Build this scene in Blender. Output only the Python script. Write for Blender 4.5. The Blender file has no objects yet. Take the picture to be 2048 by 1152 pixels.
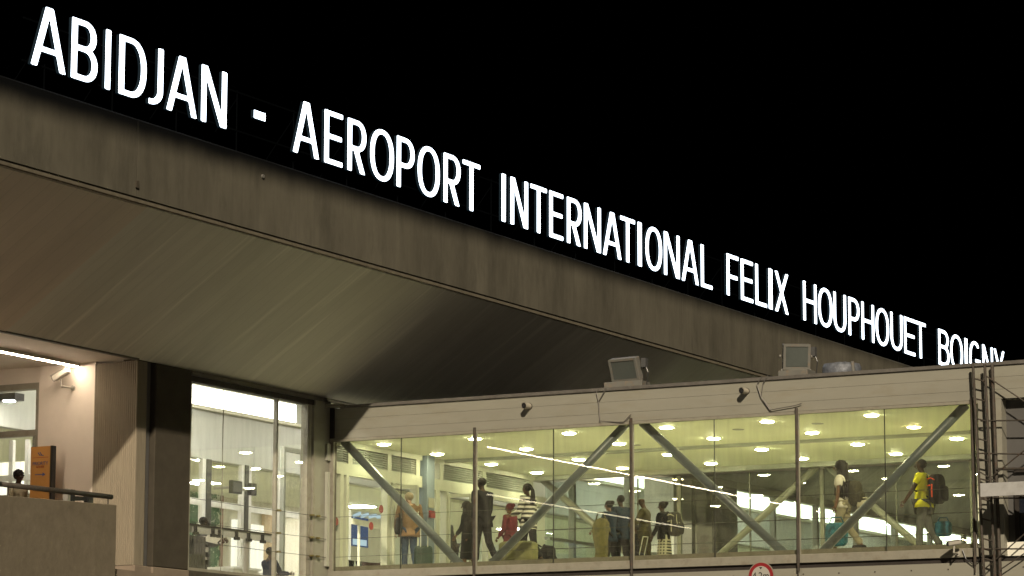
import bpy, bmesh, math, random
import numpy as np
from mathutils import Vector, Matrix

random.seed(7)
sc = bpy.context.scene
COL = sc.collection

# ------------------------------------------------------------------ camera
FPX, YAW, PITCH, ROLL = 6129.37, 0.504082, 0.159773, 0.0022066
CAM = Vector((0.0, 0.0, 1.6))
VF = Vector((-math.sin(YAW)*math.cos(PITCH), math.cos(YAW)*math.cos(PITCH), math.sin(PITCH)))
_r = Vector((math.cos(YAW), math.sin(YAW), 0)); _u = _r.cross(VF)
VR = _r*math.cos(ROLL) + _u*math.sin(ROLL)
VU = -_r*math.sin(ROLL) + _u*math.cos(ROLL)
cd = bpy.data.cameras.new('camera'); cam = bpy.data.objects.new('camera', cd); COL.objects.link(cam)
cd.lens = FPX*36.0/2048.0; cd.sensor_width = 36.0; cd.clip_start = 0.5; cd.clip_end = 2000
cam.matrix_world = Matrix(((VR.x, VU.x, -VF.x, 0), (VR.y, VU.y, -VF.y, 0), (VR.z, VU.z, -VF.z, CAM.z), (0, 0, 0, 1)))
sc.camera = cam

# ------------------------------------------------------------------ world + key light (apron floodlight mast far away)
world = bpy.data.worlds.new('World'); sc.world = world; world.use_nodes = True
wn = world.node_tree.nodes; wl = world.node_tree.links
sky = wn.new('ShaderNodeTexSky'); sky.sky_type = 'NISHITA'; sky.sun_disc = False
sky.sun_elevation = math.radians(-9); sky.sun_rotation = math.radians(149)
wl.new(sky.outputs['Color'], wn['Background'].inputs['Color']); wn['Background'].inputs['Strength'].default_value = 0.03
TRAVEL = Vector((-.155, .25, -.165)).normalized()
sd = bpy.data.lights.new('sun', 'SUN'); sun = bpy.data.objects.new('sun', sd); COL.objects.link(sun)
sd.energy = 4.6; sd.angle = math.radians(0.9); sd.color = (1.0, .855, .655)
sun.rotation_euler = TRAVEL.to_track_quat('-Z', 'Y').to_euler(); sun.location = (60, -60, 60)
vs = sc.view_settings; vs.view_transform = 'Standard'; vs.look = 'None'; vs.exposure = 0.0; vs.gamma = 1.0
sc.cycles.use_denoising = True
sc.cycles.max_bounces = 10; sc.cycles.diffuse_bounces = 4; sc.cycles.glossy_bounces = 4
sc.cycles.transparent_max_bounces = 32; sc.cycles.transmission_bounces = 6
sc.cycles.sample_clamp_indirect = 4.0

# ------------------------------------------------------------------ surveying helper: photo pixel -> point on a real wall plane
def at(px, py, ax, val):
    d = VF + VR*((px-1024)/FPX) - VU*((py-576)/FPX)
    i = 'xyz'.index(ax); t = (val-CAM[i])/d[i]
    return CAM + d*t
def Yof(px, X): return at(px, 900, 'x', X).y
def Xof(px, Y): return at(px, 900, 'y', Y).x

X0, YB, YF = -33.62, 53.124, 62.45      # terminal wall plane, near and far faces of the footbridge
XF = -30.506                            # fascia plane
ZT, ZWT, ZWB = 9.234, 8.486, 5.834      # bridge top, window top, window bottom
FLOOR = 5.93; CEIL = 8.55
S = 3.5

# ------------------------------------------------------------------ materials
M = {}
def mat(name, col, rough=.6, metal=0, var=.12, scale=3.0, stretch=(1, 1, 1), bump=0.0, emis=None, es=0, dirt=None, dirt_scale=1.0, dirt_amt=.5, spec=.4):
    m = bpy.data.materials.new(name); m.use_nodes = True
    n = m.node_tree.nodes; l = m.node_tree.links; b = n['Principled BSDF']
    b.inputs['Roughness'].default_value = rough; b.inputs['Metallic'].default_value = metal
    b.inputs['Specular IOR Level'].default_value = spec
    tc = n.new('ShaderNodeTexCoord'); mp = n.new('ShaderNodeMapping'); mp.inputs['Scale'].default_value = stretch
    l.new(tc.outputs['Object'], mp.inputs['Vector'])
    nz = n.new('ShaderNodeTexNoise'); nz.inputs['Scale'].default_value = scale; nz.inputs['Detail'].default_value = 8; nz.inputs['Roughness'].default_value = .65
    l.new(mp.outputs['Vector'], nz.inputs['Vector'])
    cr = n.new('ShaderNodeValToRGB'); cr.color_ramp.elements[0].position = .3; cr.color_ramp.elements[1].position = .7
    cr.color_ramp.elements[0].color = tuple(c*(1-var) for c in col)+(1,); cr.color_ramp.elements[1].color = tuple(min(1, c*(1+var)) for c in col)+(1,)
    l.new(nz.outputs['Fac'], cr.inputs['Fac']); out = cr.outputs['Color']
    if dirt:
        nz2 = n.new('ShaderNodeTexNoise'); nz2.inputs['Scale'].default_value = dirt_scale; nz2.inputs['Detail'].default_value = 10; nz2.inputs['Roughness'].default_value = .7
        mp2 = n.new('ShaderNodeMapping'); mp2.inputs['Scale'].default_value = stretch; mp2.inputs['Location'].default_value = (3, 7, 1)
        l.new(tc.outputs['Object'], mp2.inputs['Vector']); l.new(mp2.outputs['Vector'], nz2.inputs['Vector'])
        r2 = n.new('ShaderNodeValToRGB'); r2.color_ramp.elements[0].position = .52; r2.color_ramp.elements[1].position = .75
        r2.color_ramp.elements[0].color = (0, 0, 0, 1); r2.color_ramp.elements[1].color = (dirt_amt,)*3+(1,)
        l.new(nz2.outputs['Fac'], r2.inputs['Fac'])
        mx = n.new('ShaderNodeMixRGB'); mx.inputs['Color2'].default_value = tuple(dirt)+(1,)
        l.new(r2.outputs['Color'], mx.inputs['Fac']); l.new(out, mx.inputs['Color1']); out = mx.outputs['Color']
    l.new(out, b.inputs['Base Color'])
    if bump:
        bp = n.new('ShaderNodeBump'); bp.inputs['Strength'].default_value = bump; bp.inputs['Distance'].default_value = .02
        l.new(nz.outputs['Fac'], bp.inputs['Height']); l.new(bp.outputs['Normal'], b.inputs['Normal'])
    if emis:
        b.inputs['Emission Color'].default_value = tuple(emis)+(1,); b.inputs['Emission Strength'].default_value = es
    M[name] = m; return m
def glass(name, tint, refl=1.8, rough=0.0):
    m = bpy.data.materials.new(name); m.use_nodes = True; n = m.node_tree.nodes; l = m.node_tree.links
    n.remove(n['Principled BSDF']); out = n['Material Output']
    tr = n.new('ShaderNodeBsdfTransparent'); tr.inputs['Color'].default_value = tuple(tint)+(1,)
    gl = n.new('ShaderNodeBsdfGlossy'); gl.inputs['Roughness'].default_value = rough; gl.inputs['Color'].default_value = (1, 1, 1, 1)
    fr = n.new('ShaderNodeFresnel'); fr.inputs['IOR'].default_value = 1.5
    ge = n.new('ShaderNodeNewGeometry'); s1 = n.new('ShaderNodeMath'); s1.operation = 'SUBTRACT'; s1.inputs[0].default_value = 1
    l.new(ge.outputs['Backfacing'], s1.inputs[1])
    mu = n.new('ShaderNodeMath'); mu.operation = 'MULTIPLY'; l.new(fr.outputs['Fac'], mu.inputs[0]); l.new(s1.outputs[0], mu.inputs[1])
    m2 = n.new('ShaderNodeMath'); m2.operation = 'MULTIPLY'; m2.inputs[1].default_value = refl; m2.use_clamp = True; l.new(mu.outputs[0], m2.inputs[0])
    mix = n.new('ShaderNodeMixShader'); l.new(m2.outputs[0], mix.inputs['Fac']); l.new(tr.outputs[0], mix.inputs[1]); l.new(gl.outputs[0], mix.inputs[2])
    # faint film of dust on the pane
    df = n.new('ShaderNodeBsdfDiffuse'); df.inputs['Color'].default_value = (.5, .48, .4, 1)
    tc = n.new('ShaderNodeTexCoord'); mp = n.new('ShaderNodeMapping'); mp.inputs['Scale'].default_value = (5, 5, .6); l.new(tc.outputs['Object'], mp.inputs['Vector'])
    nz = n.new('ShaderNodeTexNoise'); nz.inputs['Scale'].default_value = 2.2; nz.inputs['Detail'].default_value = 9; l.new(mp.outputs['Vector'], nz.inputs['Vector'])
    mr = n.new('ShaderNodeMapRange'); mr.inputs['From Min'].default_value = .35; mr.inputs['From Max'].default_value = .8; mr.inputs['To Min'].default_value = .008; mr.inputs['To Max'].default_value = .055
    l.new(nz.outputs['Fac'], mr.inputs['Value'])
    mix2 = n.new('ShaderNodeMixShader'); l.new(mr.outputs[0], mix2.inputs['Fac']); l.new(mix.outputs[0], mix2.inputs[1]); l.new(df.outputs[0], mix2.inputs[2])
    l.new(mix2.outputs[0], out.inputs['Surface']); M[name] = m; return m
def emit(name, col, s):
    m = bpy.data.materials.new(name); m.use_nodes = True; n = m.node_tree.nodes; l = m.node_tree.links
    n.remove(n['Principled BSDF']); e = n.new('ShaderNodeEmission'); e.inputs['Color'].default_value = tuple(col)+(1,); e.inputs['Strength'].default_value = s
    l.new(e.outputs[0], n['Material Output'].inputs['Surface']); M[name] = m; return m

def concrete_fascia():
    """raw concrete: cast streaks, pour joints and a painted black band where the floodlight stops short of the top edge"""
    m = mat('fascia_concrete', (.108, .100, .077), .95, spec=.08, var=.24, scale=1.2, stretch=(1, 1, .35), bump=.25, dirt=(.045, .043, .034), dirt_scale=1.3, dirt_amt=.6)
    n = m.node_tree.nodes; l = m.node_tree.links; b = n['Principled BSDF']; src = b.inputs['Base Color'].links[0].from_socket
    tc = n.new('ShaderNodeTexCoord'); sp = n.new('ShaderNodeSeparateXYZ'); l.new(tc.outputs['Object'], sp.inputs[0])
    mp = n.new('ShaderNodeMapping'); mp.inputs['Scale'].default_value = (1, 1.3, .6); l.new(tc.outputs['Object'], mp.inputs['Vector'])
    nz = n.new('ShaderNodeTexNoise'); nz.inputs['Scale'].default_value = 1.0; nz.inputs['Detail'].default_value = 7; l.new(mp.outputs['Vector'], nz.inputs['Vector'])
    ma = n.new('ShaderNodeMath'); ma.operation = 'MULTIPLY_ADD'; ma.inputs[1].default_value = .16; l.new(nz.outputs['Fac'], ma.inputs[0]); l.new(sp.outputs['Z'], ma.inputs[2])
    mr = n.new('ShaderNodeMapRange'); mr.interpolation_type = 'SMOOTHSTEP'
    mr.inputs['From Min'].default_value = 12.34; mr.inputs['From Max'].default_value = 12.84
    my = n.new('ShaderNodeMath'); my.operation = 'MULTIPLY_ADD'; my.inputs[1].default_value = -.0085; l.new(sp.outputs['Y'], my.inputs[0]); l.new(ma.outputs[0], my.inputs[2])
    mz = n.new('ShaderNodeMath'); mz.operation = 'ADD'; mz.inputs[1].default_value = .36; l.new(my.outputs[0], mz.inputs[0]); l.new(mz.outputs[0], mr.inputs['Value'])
    mx = n.new('ShaderNodeMixRGB'); mx.inputs['Color2'].default_value = (.003, .0035, .004, 1); l.new(mr.outputs[0], mx.inputs['Fac'])  # painted shade: blackens the top where the floodlight beam cuts off
    # fine vertical streaks
    nz2 = n.new('ShaderNodeTexNoise'); nz2.inputs['Scale'].default_value = 2.6; nz2.inputs['Detail'].default_value = 6; mpb = n.new('ShaderNodeMapping'); mpb.inputs['Scale'].default_value = (1, 4.5, .25); l.new(tc.outputs['Object'], mpb.inputs['Vector']); l.new(mpb.outputs['Vector'], nz2.inputs['Vector'])
    m3 = n.new('ShaderNodeMapRange'); m3.inputs['From Min'].default_value = .5; m3.inputs['From Max'].default_value = .78; m3.inputs['To Max'].default_value = .3; l.new(nz2.outputs['Fac'], m3.inputs['Value'])
    mx2 = n.new('ShaderNodeMixRGB'); mx2.inputs['Color2'].default_value = (.065, .062, .05, 1); l.new(m3.outputs[0], mx2.inputs['Fac']); l.new(src, mx2.inputs['Color1'])
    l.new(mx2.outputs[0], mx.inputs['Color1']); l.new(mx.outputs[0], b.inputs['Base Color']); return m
def soffit_mat(name, base, board=.27, streaks=True):
    m = mat(name, base, .48, var=.10, scale=.9, stretch=(.35, 1.4, .35), bump=.1)
    n = m.node_tree.nodes; l = m.node_tree.links; b = n['Principled BSDF']; src = b.inputs['Base Color'].links[0].from_socket
    tc = n.new('ShaderNodeTexCoord'); sp = n.new('ShaderNodeSeparateXYZ'); l.new(tc.outputs['Object'], sp.inputs[0])
    dv = n.new('ShaderNodeMath'); dv.operation = 'DIVIDE'; dv.inputs[1].default_value = board; l.new(sp.outputs['Y'], dv.inputs[0])
    fl = n.new('ShaderNodeMath'); fl.operation = 'FLOOR'; l.new(dv.outputs[0], fl.inputs[0])
    wn_ = n.new('ShaderNodeTexWhiteNoise'); wn_.noise_dimensions = '1D'; l.new(fl.outputs[0], wn_.inputs['W'])
    mr = n.new('ShaderNodeMapRange'); mr.inputs['To Min'].default_value = .96; mr.inputs['To Max'].default_value = 1.03; l.new(wn_.outputs['Value'], mr.inputs['Value'])
    fc = n.new('ShaderNodeMath'); fc.operation = 'FRACT'; l.new(dv.outputs[0], fc.inputs[0])
    lt = n.new('ShaderNodeMath'); lt.operation = 'LESS_THAN'; lt.inputs[1].default_value = .07; l.new(fc.outputs[0], lt.inputs[0])
    ml = n.new('ShaderNodeMath'); ml.operation = 'MULTIPLY_ADD'; ml.inputs[1].default_value = -.10; l.new(lt.outputs[0], ml.inputs[0]); l.new(mr.outputs[0], ml.inputs[2])
    mx = n.new('ShaderNodeMixRGB'); mx.blend_type = 'MULTIPLY'; mx.inputs['Fac'].default_value = 1; l.new(src, mx.inputs['Color1']); l.new(ml.outputs[0], mx.inputs['Color2']); out = mx.outputs[0]
    if streaks:      # lime streaks that run down the slope from the lip
        mp = n.new('ShaderNodeMapping'); mp.inputs['Scale'].default_value = (.22, 3.2, .0); l.new(tc.outputs['Object'], mp.inputs['Vector'])
        nz = n.new('ShaderNodeTexNoise'); nz.inputs['Scale'].default_value = 1.1; nz.inputs['Detail'].default_value = 5; l.new(mp.outputs['Vector'], nz.inputs['Vector'])
        r = n.new('ShaderNodeMapRange'); r.inputs['From Min'].default_value = .56; r.inputs['From Max'].default_value = .72; r.inputs['To Max'].default_value = .6; l.new(nz.outputs['Fac'], r.inputs['Value'])
        m2 = n.new('ShaderNodeMixRGB'); m2.inputs['Color2'].default_value = tuple(min(1, c*1.55) for c in base)+(1,); l.new(r.outputs[0], m2.inputs['Fac']); l.new(out, m2.inputs['Color1']); out = m2.outputs[0]
    l.new(out, b.inputs['Base Color']); return m

mat('ground_concrete', (.085, .085, .07), .85, var=.15, scale=.3, bump=.1)
mat('asphalt', (.05, .05, .05), .9, var=.2, scale=2)
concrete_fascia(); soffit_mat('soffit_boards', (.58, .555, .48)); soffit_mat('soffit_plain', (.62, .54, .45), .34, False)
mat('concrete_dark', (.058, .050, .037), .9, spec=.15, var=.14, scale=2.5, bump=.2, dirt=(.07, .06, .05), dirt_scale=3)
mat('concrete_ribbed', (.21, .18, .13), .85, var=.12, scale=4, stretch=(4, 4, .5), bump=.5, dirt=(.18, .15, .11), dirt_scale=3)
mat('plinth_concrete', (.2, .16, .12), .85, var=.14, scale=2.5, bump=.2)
mat('render_white', (.62, .56, .48), .7, var=.05, scale=2, bump=.05)
mat('parapet_render', (.15, .128, .092), .9, var=.10, scale=5, bump=.6, dirt=(.09, .075, .055), dirt_scale=2.0, dirt_amt=.45, spec=.15)
mat('panel_white', (.240, .232, .188), .5, var=.06, scale=1.4, stretch=(.6, 1, 2.2), dirt=(.20, .17, .11), dirt_scale=2.6, dirt_amt=.45)
mat('lip_concrete', (.13, .115, .085), .9, var=.2, scale=6, spec=.1)
mat('frame_cream', (.235, .222, .175), .5, var=.12, scale=5, dirt=(.15, .11, .07), dirt_scale=6, dirt_amt=.6)
mat('frame_dark', (.035, .03, .026), .6, spec=.2, var=.2, scale=6)
mat('cap_metal', (.14, .13, .115), .5, metal=.3, var=.2, scale=5, dirt=(.06, .05, .04), dirt_scale=6)
mat('rust_metal', (.065, .056, .045), .6, metal=.4, var=.35, scale=9, dirt=(.10, .045, .02), dirt_scale=9, dirt_amt=.8)
mat('alu', (.45, .44, .40), .35, metal=.7, var=.08, scale=6)
mat('brass', (.16, .13, .05), .5, metal=.4, var=.3, scale=9)
mat('post_grey', (.05, .05, .045), .5)
mat('joint_pale', (.25, .24, .19), .5)
mat('plank', (.36, .36, .35), .6, var=.1, scale=6, dirt=(.15, .13, .1), dirt_scale=5)
mat('roof_felt', (.02, .02, .02), .95, spec=.05)
mat('wire', (.05, .05, .04), .5, metal=.5)
mat('brace_blue', (.060, .070, .074), .4, var=.08, scale=5)
mat('brace_pale', (.15, .15, .12), .45, var=.06, scale=5)
mat('ceiling_white', (.80, .82, .62), .6, var=.02, scale=1)
mat('floor_tile', (.76, .74, .64), .35, var=.08, scale=4)
mat('louvre_grey', (.30, .31, .27), .5, var=.05)
mat('door_frame', (.34, .34, .28), .45, var=.05)
mat('column_blue', (.13, .16, .20), .5, var=.05)
mat('hall_wall', (.68, .66, .55), .6, var=.03)
mat('hall_grey', (.48, .49, .45), .6, var=.03)
mat('white_frame', (.75, .75, .70), .4, var=.03)
mat('beige', (.55, .42, .26), .6, var=.05)
mat('brown_wood', (.18, .08, .05), .5, var=.15)
mat('black_plastic', (.02, .02, .02), .35)
mat('dark_grey', (.07, .07, .068), .5, var=.1)
mat('mid_grey', (.085, .082, .078), .6, var=.08, scale=2)
mat('joint_fill', (.02, .018, .015), .9)
mat('night_glass', (.012, .015, .022), .08, spec=.6)
mat('cctv_white', (.36, .34, .29), .4, var=.04)
mat('sign_orange', (.40, .20, .055), .45, var=.08, scale=2)
mat('sign_ink', (.05, .06, .16), .5)
mat('sign_red', (.22, .015, .018), .4, var=.04)
mat('sign_white', (.36, .345, .30), .4, var=.03)
mat('ink_black', (.01, .01, .01), .5)
mat('lamp_housing', (.14, .137, .12), .5, var=.1, scale=6, dirt=(.25, .15, .07), dirt_scale=8, dirt_amt=.7)
mat('lamp_glass', (.075, .085, .077), .12, spec=.8)
mat('foil', (.13, .14, .16), .5, metal=.2, var=.5, scale=9, bump=1.0)
mat('pipe_plastic', (.38, .35, .28), .5, var=.1)
mat('mural_leaf', (.035, .10, .045), .7, var=.5, scale=14)
mat('mural_paper', (.55, .60, .50), .7, var=.1, scale=6)
mat('sticker_red', (.17, .015, .015), .5)
mat('sign_side', (.008, .012, .016), .8, spec=.05, emis=(.20, .55, .80), es=.013)
mat('sign_rail', (.002, .0025, .003), .9, spec=0)
emit('letter_glow', (.80, .90, 1.0), 5)
emit('strip_glow', (1.0, .80, .60), 110)
emit('strip_far', (1.0, .88, .66), 14)
emit('band_glow', (1.0, .96, .82), 6)
emit('band_cool', (.9, 1.0, .88), 5)
emit('down_glow', (1.0, .97, .60), 180)
emit('down_warm', (1.0, .76, .36), 140)
emit('down_dim', (1.0, .94, .58), 150)
emit('hall_down', (1.0, .96, .86), 150)
emit('hall_panel', (1.0, .98, .80), 1.6)
emit('screen_blue', (.12, .20, .42), .40)
emit('screen_white', (.6, .8, .95), .8)
glass('glass_bridge', (.955, .97, .92), .85)
glass('glass_far', (.86, .93, .92), 2.2)
glass('glass_window', (.985, .985, .97), 1.6)

# ------------------------------------------------------------------ mesh helpers
class MB:
    """collects shapes and links them as one mesh object"""
    def __init__(s): s.v = []; s.f = []; s.m = []
    def add(s, vs, fs, mi=0):
        o = len(s.v); s.v += [tuple(p) for p in vs]; s.f += [tuple(i+o for i in f) for f in fs]; s.m += [mi]*len(fs); return s
    def box(s, x0, x1, y0, y1, z0, z1, mi=0):
        v = [(x0, y0, z0), (x1, y0, z0), (x1, y1, z0), (x0, y1, z0), (x0, y0, z1), (x1, y0, z1), (x1, y1, z1), (x0, y1, z1)]
        return s.add(v, [(0, 3, 2, 1), (4, 5, 6, 7), (0, 1, 5, 4), (1, 2, 6, 5), (2, 3, 7, 6), (3, 0, 4, 7)], mi)
    def tube(s, a, b, r, r2=None, n=12, mi=0, cap=True):
        a = Vector(a); b = Vector(b); r2 = r if r2 is None else r2
        d = (b-a).normalized(); h = Vector((0, 0, 1)) if abs(d.z) < .9 else Vector((1, 0, 0))
        p = d.cross(h).normalized(); q = d.cross(p)
        vs = [a+(p*math.cos(t)+q*math.sin(t))*r for t in [2*math.pi*i/n for i in range(n)]] + [b+(p*math.cos(t)+q*math.sin(t))*r2 for t in [2*math.pi*i/n for i in range(n)]]
        fs = [(i, i+n, (i+1) % n+n, (i+1) % n) for i in range(n)]
        if cap: fs += [tuple(range(n)), tuple(range(2*n-1, n-1, -1))]
        return s.add(vs, fs, mi)
    def path(s, pts, r, n=8, mi=0):
        for a, b in zip(pts[:-1], pts[1:]): s.tube(a, b, r, n=n, mi=mi)
        for p in pts[1:-1]: s.ball(p, r*1.02, n=n, mi=mi)
        return s
    def bar(s, a, b, w, h, up=(0, 0, 1), mi=0):
        a = Vector(a); b = Vector(b); d = (b-a).normalized(); p = d.cross(Vector(up)).normalized(); q = p.cross(d)
        vs = []
        for c in (a, b): vs += [c-p*w/2-q*h/2, c+p*w/2-q*h/2, c+p*w/2+q*h/2, c-p*w/2+q*h/2]
        return s.add(vs, [(0, 3, 2, 1), (4, 5, 6, 7), (0, 1, 5, 4), (1, 2, 6, 5), (2, 3, 7, 6), (3, 0, 4, 7)], mi)
    def ball(s, c, r, sx=1, sy=1, sz=1, n=12, mi=0, jit=0):
        c = Vector(c); vs = []; fs = []; k = max(4, n//2)
        for i in range(1, k):
            ph = math.pi*i/k
            for j in range(n):
                th = 2*math.pi*j/n; q = 1+random.uniform(-jit, jit)
                vs.append(c+Vector((r*sx*q*math.sin(ph)*math.cos(th), r*sy*q*math.sin(ph)*math.sin(th), r*sz*q*math.cos(ph))))
        top = len(vs); vs += [c+Vector((0, 0, r*sz)), c-Vector((0, 0, r*sz))]
        for i in range(k-2):
            for j in range(n): fs.append((i*n+j, (i+1)*n+j, (i+1)*n+(j+1) % n, i*n+(j+1) % n))
        for j in range(n): fs.append((top, j, (j+1) % n)); fs.append((top+1, (k-2)*n+(j+1) % n, (k-2)*n+j))
        return s.add(vs, fs, mi)
    def rings(s, rings, mi=0, cap=True):
        n = len(rings[0]); vs = [p for r in rings for p in r]; fs = []
        for i in range(len(rings)-1):
            for j in range(n): fs.append((i*n+j, i*n+(j+1) % n, (i+1)*n+(j+1) % n, (i+1)*n+j))
        if cap: fs += [tuple(range(n-1, -1, -1)), tuple(range((len(rings)-1)*n, len(rings)*n))]
        return s.add(vs, fs, mi)
    def rbox(s, c, sx, sy, sz, e=.5, n=16, k=8, mi=0):
        """soft super-ellipsoid box: luggage, bags"""
        rs = []
        f = lambda t: math.copysign(abs(t)**e, t)
        for i in range(k+1):
            ph = -math.pi/2+math.pi*i/k; cc = max(.001, abs(math.cos(ph))**e)
            rs.append([(c[0]+sx/2*cc*f(math.cos(2*math.pi*j/n)), c[1]+sy/2*cc*f(math.sin(2*math.pi*j/n)), c[2]+sz/2*f(math.sin(ph))) for j in range(n)])
        return s.rings(rs, mi)
    def prism_y(s, poly, y0, y1, mi=0):
        n = len(poly); vs = [(x, y0, z) for x, z in poly]+[(x, y1, z) for x, z in poly]
        return s.add(vs, [tuple(range(n)), tuple(range(2*n-1, n-1, -1))]+[(i, i+n, (i+1) % n+n, (i+1) % n) for i in range(n)], mi)
    def build(s, name, mats, parent=None, smooth=False, bevel=0):
        me = bpy.data.meshes.new(name); me.from_pydata(s.v, [], s.f)
        if not isinstance(mats, (list, tuple)): mats = [mats]
        for m in mats: me.materials.append(M[m] if isinstance(m, str) else m)
        me.polygons.foreach_set('material_index', s.m)
        bm = bmesh.new(); bm.from_mesh(me); bmesh.ops.recalc_face_normals(bm, faces=bm.faces)
        if bevel:
            es = [e for e in bm.edges if len(e.link_faces) == 2 and e.calc_face_angle(0) > .9]
            bmesh.ops.bevel(bm, geom=es, offset=bevel, segments=1, affect='EDGES')
        bm.to_mesh(me); bm.free()
        if smooth: me.polygons.foreach_set('use_smooth', [True]*len(me.polygons))
        o = bpy.data.objects.new(name, me); COL.objects.link(o)
        if parent: o.parent = parent; o.matrix_parent_inverse = parent.matrix_basis.inverted()
        return o
def tag(o, label=None, cat=None, group=None, kind=None):
    if label: o['label'] = label
    if cat: o['category'] = cat
    if group: o['group'] = group
    if kind: o['kind'] = kind
    return o
def thing(name, label, cat, loc=(0, 0, 0), rz=0, group=None):
    o = bpy.data.objects.new(name, None); COL.objects.link(o); o.location = loc; o.rotation_euler = (0, 0, rz); o.empty_display_size = .3
    o.matrix_basis  # placed before its parts are made
    return tag(o, label, cat, group)
def build_local(mb, name, mats, parent, **k):
    """parts modelled round the thing's own origin"""
    o = mb.build(name, mats, None, **k); o.parent = parent; return o

# ================================================================== SETTING
g = MB().box(-400, 400, -300, 600, -.3, 0).build('ground', 'ground_concrete'); tag(g, kind='structure')
rd = MB().box(-27, -16, -300, 600, .004, .008).build('road', 'asphalt'); tag(rd, kind='structure')

# ================================================================== TERMINAL BUILDING
TB = thing('terminal_building', 'concrete airport terminal with a deep sloping canopy under the lit letters', 'terminal building', (X0, 60, 0))
Y0, Y1 = 12, 125
ysp = 42.45
# canopy
def soff(y0, y1, m, nm, dz=0):
    return MB().prism_y([(X0, 9.40+dz), (XF-.10, 11.37+dz), (XF-.10, 11.6), (XF-.8, 11.9), (X0, 9.95)], y0, y1).build(nm, m, TB)
soff(ysp, Y1, 'soffit_boards', 'soffit'); soff(Y0, ysp-.01, 'soffit_plain', 'soffit', -.012)
fb = MB(); e = 0
ys = [Y0, Yof(262, XF), Yof(1367, XF), Yof(1600, XF), Y1]
for a, b in zip(ys[:-1], ys[1:]):
    fb.prism_y([(XF, 11.47), (XF, 12.80), (XF-.05, 12.84), (XF-.5, 12.84), (XF-.5, 11.62), (XF-.09, 11.47)], a+.008, b-.008)
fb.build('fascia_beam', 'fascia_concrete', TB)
for q in ys[1:-1]: MB().box(XF-.06, XF-.006, q-.009, q+.009, 11.48, 12.79).build('joint_filler', 'joint_fill', TB)
MB().box(XF-.09, XF-.012, Y0, Y1, 11.385, 11.44).build('soffit_lip', 'lip_concrete', TB)
MB().box(XF-.4, XF-.055, Y0, Y1, 11.44, 11.475).build('fascia_groove', 'concrete_dark', TB)
MB().box(-60, XF-.5, Y0, Y1, 12.4, 12.75).build('roof_slab', 'concrete_dark', TB)
MB().box(X0-.35, X0-.02, 46.47, Y1, 9.39, 12.5).build('upper_wall', 'concrete_dark', TB)
# a small bolt-hole drip mark and stub on the fascia joint
MB().box(XF-.01, XF+.03, ys[1]-.05, ys[1]+.03, 11.62, 11.74).build('joint_stub', 'concrete_dark', TB)
MB().tube((XF-.01, Yof(516, XF), 12.50), (XF+.03, Yof(516, XF), 12.50), .035)\
    .build('fascia_anchor', 'alu', TB)

YR = 46.45
# recess (balcony bay) left of the pillar: ceiling, door wall, white wall
MB().box(-50, X0-.001, Y0, YR+.3, 9.42, 9.75).build('recess_ceiling', 'render_white', TB)
MB().box(X0-.05, X0+.03, Y0, YR, 9.385, 9.47).build('soffit_edge', 'cap_metal', TB)
MB().box(-50, -32.5, Y0, YR-.002, 5.0, 5.32).build('balcony_floor', 'plinth_concrete', TB)
xw0, xw1 = Xof(75, YR+.03), Xof(186, YR)
MB().box(xw0, xw1, YR+.03, YR+.30, 5.32, 9.42).build('white_wall', 'render_white', TB)
# ribbed pillar
rp = MB(); w = (X0-xw1); nrib = 21
poly = [(xw1, YR+.30)]
for i in range(nrib):
    a = xw1+w*i/nrib; b = xw1+w*(i+1)/nrib; q = (b-a)
    poly += [(a, YR+.008), (a+q*.2, YR-.007), (a+q*.75, YR-.007), (a+q*.95, YR+.008)]
poly += [(X0, YR+.02), (X0, YR+.30)]
zz = [5.56, 9.38]; n = len(poly)
rp.add([(x, y, z) for z in zz for x, y in poly], [tuple(range(n)), tuple(range(2*n-1, n-1, -1))]+[(i, i+n, (i+1) % n+n, (i+1) % n) for i in range(n)])
rp.build('ribbed_pillar', 'concrete_ribbed', TB)
# side of the pillar block, recess with flat downpipe cover, dark pillar
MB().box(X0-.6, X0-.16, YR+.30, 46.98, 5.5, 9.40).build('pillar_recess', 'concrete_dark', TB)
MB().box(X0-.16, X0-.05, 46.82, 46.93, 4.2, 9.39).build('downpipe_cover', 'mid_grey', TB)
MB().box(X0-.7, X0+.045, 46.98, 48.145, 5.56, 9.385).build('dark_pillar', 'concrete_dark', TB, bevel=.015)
MB().box(X0-1.0, X0+.02, YR-.0, 46.97, 3.0, 5.555).box(X0-.7, X0+.06, 46.98, 48.16, 3.0, 5.555).build('pillar_plinth', 'plinth_concrete', TB, bevel=.012)
MB().box(X0-.4, X0-.02, 48.26, 53.0, 2.5, 5.44).build('lower_wall', 'plinth_concrete', TB)
MB().box(X0-.4, X0-.02, 53.0, Y1, 2.5, 5.60).build('lower_wall', 'plinth_concrete', TB)

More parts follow.
